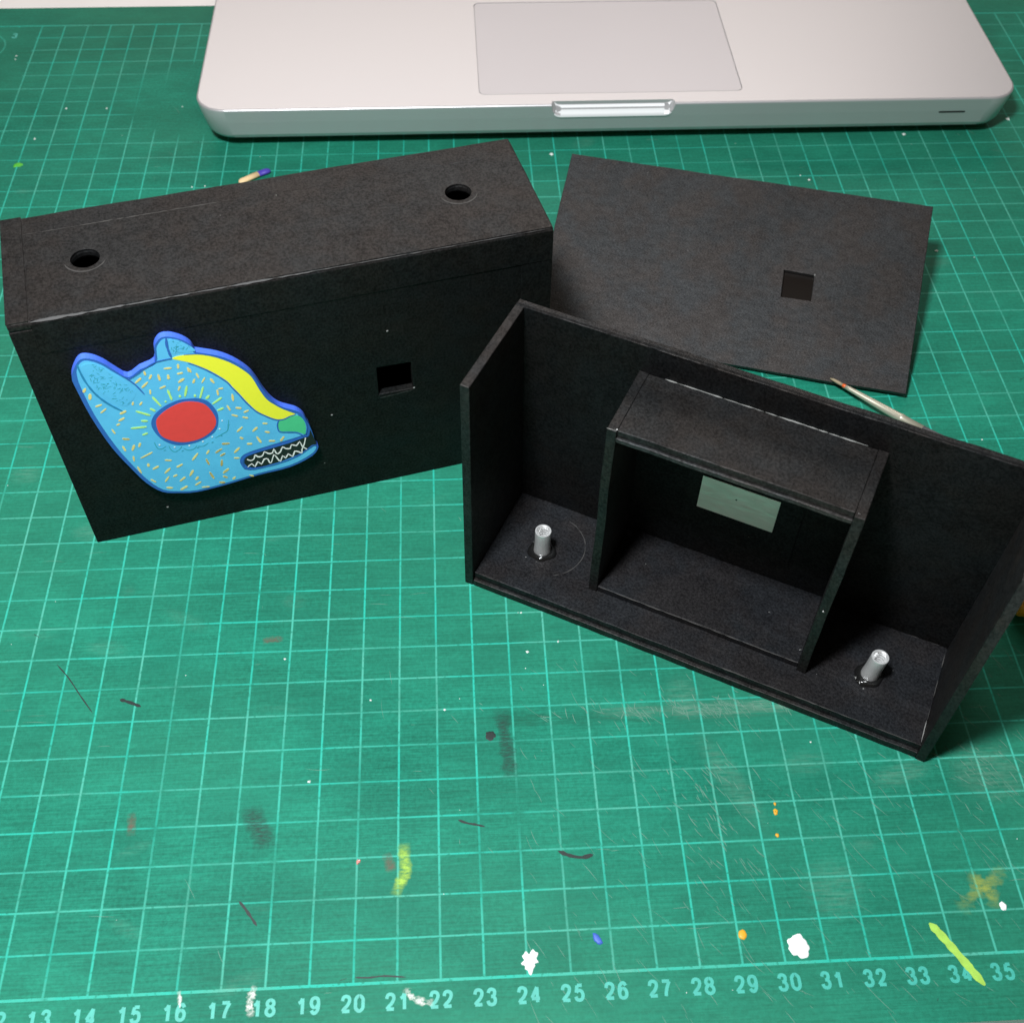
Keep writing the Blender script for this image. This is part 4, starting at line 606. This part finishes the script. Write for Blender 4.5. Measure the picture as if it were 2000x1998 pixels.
for x, y, z, r in ((1.35, 1.2, .505, .03), (1.7, 1.18, .53, .025), (1.38, 1.75, .56, .03), (11.0, 1.3, .56, .05), (11.1, 1.22, .55, .04), (11.25, 1.12, .505, .025), (11.85, 2.0, .505, .02), (9.6, .88, 3.4, .025), (9.4, .88, 1.5, .02), (3.62, 1.0, 7.16, .03), (9.55, 1.0, 7.16, .025), (10.0, 1.0, .505, .02), (12.0, 3.3, 5.2, .03), (1.9, 3.2, 6.2, .025), (2.6, 3.25, 5.5, .02), (2.4, 3.2, 6.9, .015), (11.7, 3.3, 6.3, .015), (7.1, 3.2, 2.3, .02), (5, 3.3, 5.6, .02), (12.6, 3.3, 4.0, .03), (12.2, 3.3, 3.0, .02), (8.3, 2.2, .74, .025), (4.6, 2.3, .73, .02)):
    for _ in range(2):
        c = Vector((x+rs.uniform(-r, r), y+rs.uniform(-r, r)*.5, z)); vs = [bm.verts.new((c+Vector((rs.uniform(-r, r), rs.uniform(-r, r), rs.uniform(0, r))))*U) for _ in range(4)]
        for q in ((0, 1, 2), (0, 1, 3), (1, 2, 3), (0, 2, 3)): bm.faces.new([vs[i] for i in q])
o = link('glue_fleck', bm, M['glue_clear'], B); o['kind'] = 'stuff'

# ---------------------------------------------------------------- paint brush behind the open box
P0 = Vector((35.06, 18.50, .42)); dirn = Vector((2.08, -2.08, 0)).normalized(); pt = lambda s, z: P0+dirn*s+Vector((0, 0, z))
br = empty('paint_brush', tuple(P0)); tag(br, 'thin paint brush with a silver ferrule lying behind the open box, bristles towards the plate', 'paint brush')
rel = lambda L: [tuple(p_-P0) for p_ in L]
bm = bmesh.new(); tube(bm, rel([pt(0, -.02), pt(.12, .0), pt(.3, .0), pt(.5, .0)]), [.018, .045, .055, .05], 14)
link('bristles', bm, M['bristle'], br, smooth=True)
bm = bmesh.new(); tube(bm, rel([pt(.47, 0), pt(.54, 0), pt(.62, 0)]), [.052, .062, .063], 14); link('dried_paint', bm, simple('orange_dried_paint', lin('#e2632a'), .4), br, smooth=True)
bm = bmesh.new(); tube(bm, rel([pt(.58, 0), pt(.75, 0), pt(1.6, .0), pt(2.6, .0), pt(2.62, 0), pt(2.7, 0), pt(2.72, 0), pt(3.4, .0)]), [.062, .075, .11, .14, .152, .152, .14, .155], 18)
link('ferrule', bm, simple('brushed_ferrule', (.50, .47, .37), .42, .5), br, smooth=True)
bm = bmesh.new(); tube(bm, rel([pt(3.38, 0), pt(4.2, .0), pt(5.2, .0), pt(8, -.1), pt(12, -.2)]), [.15, .19, .21, .16, .1], 18); link('handle', bm, M['grey_plastic'], br, smooth=True)

# ---------------------------------------------------------------- orange-handled cutter at the right edge
K = empty('craft_cutter', (38.15, 9.3, 0), (0, 0, .38)); tag(K, 'orange handled craft cutter poking in at the right edge of the mat', 'cutter')
bm = bmesh.new(); tube(bm, [(0, 0, .55), (.04, 0, .55), (.15, 0, .55), (.4, 0, .55), (2.5, 0, .6), (9, 0, .6)], [.18, .30, .40, .5, .55, .5], 24); link('handle', bm, M['orange_plastic'], K, smooth=True)
part_box('blade_guard', (.75, 3.2, .62, 1.9, .02, .7), M['grey_plastic'], K, .1)

# ---------------------------------------------------------------- little stick behind the closed box
SV = Vector((15.74-14.80, 31.03-30.40, 0)); L_ = SV.length
St = empty('wooden_stick', (14.80, 30.22, .10), (0, 0, math.atan2(SV.y, SV.x))); tag(St, 'short pale wooden stick with a violet painted tip lying behind the closed box', 'stick')
def capsule(name, x0, x1, mat, r=.14, e0=True, e1=True):
    bm = bmesh.new(); P = []; Rd = []
    if e0:
        for a_ in (80, 55, 30): P.append((x0+r*(1-math.sin(math.radians(a_))), 0, 0)); Rd.append(r*math.cos(math.radians(a_)))
    P.append((x0+(r if e0 else 0), 0, 0)); Rd.append(r); P.append((x1-(r if e1 else 0), 0, 0)); Rd.append(r)
    if e1:
        for a_ in (30, 55, 80): P.append((x1-r*(1-math.sin(math.radians(a_))), 0, 0)); Rd.append(r*math.cos(math.radians(a_)))
    tube(bm, P, Rd, 16)
    for v in bm.verts: v.co.z *= .62; v.co.y += .0004*math.sin(v.co.x*260)
    return link(name, bm, mat, St, smooth=True)
capsule('shaft', -.12, L_*.66, M['wood'], e1=False); capsule('painted_tip', L_*.66, L_+.12, M['violet'], .142, e0=False)
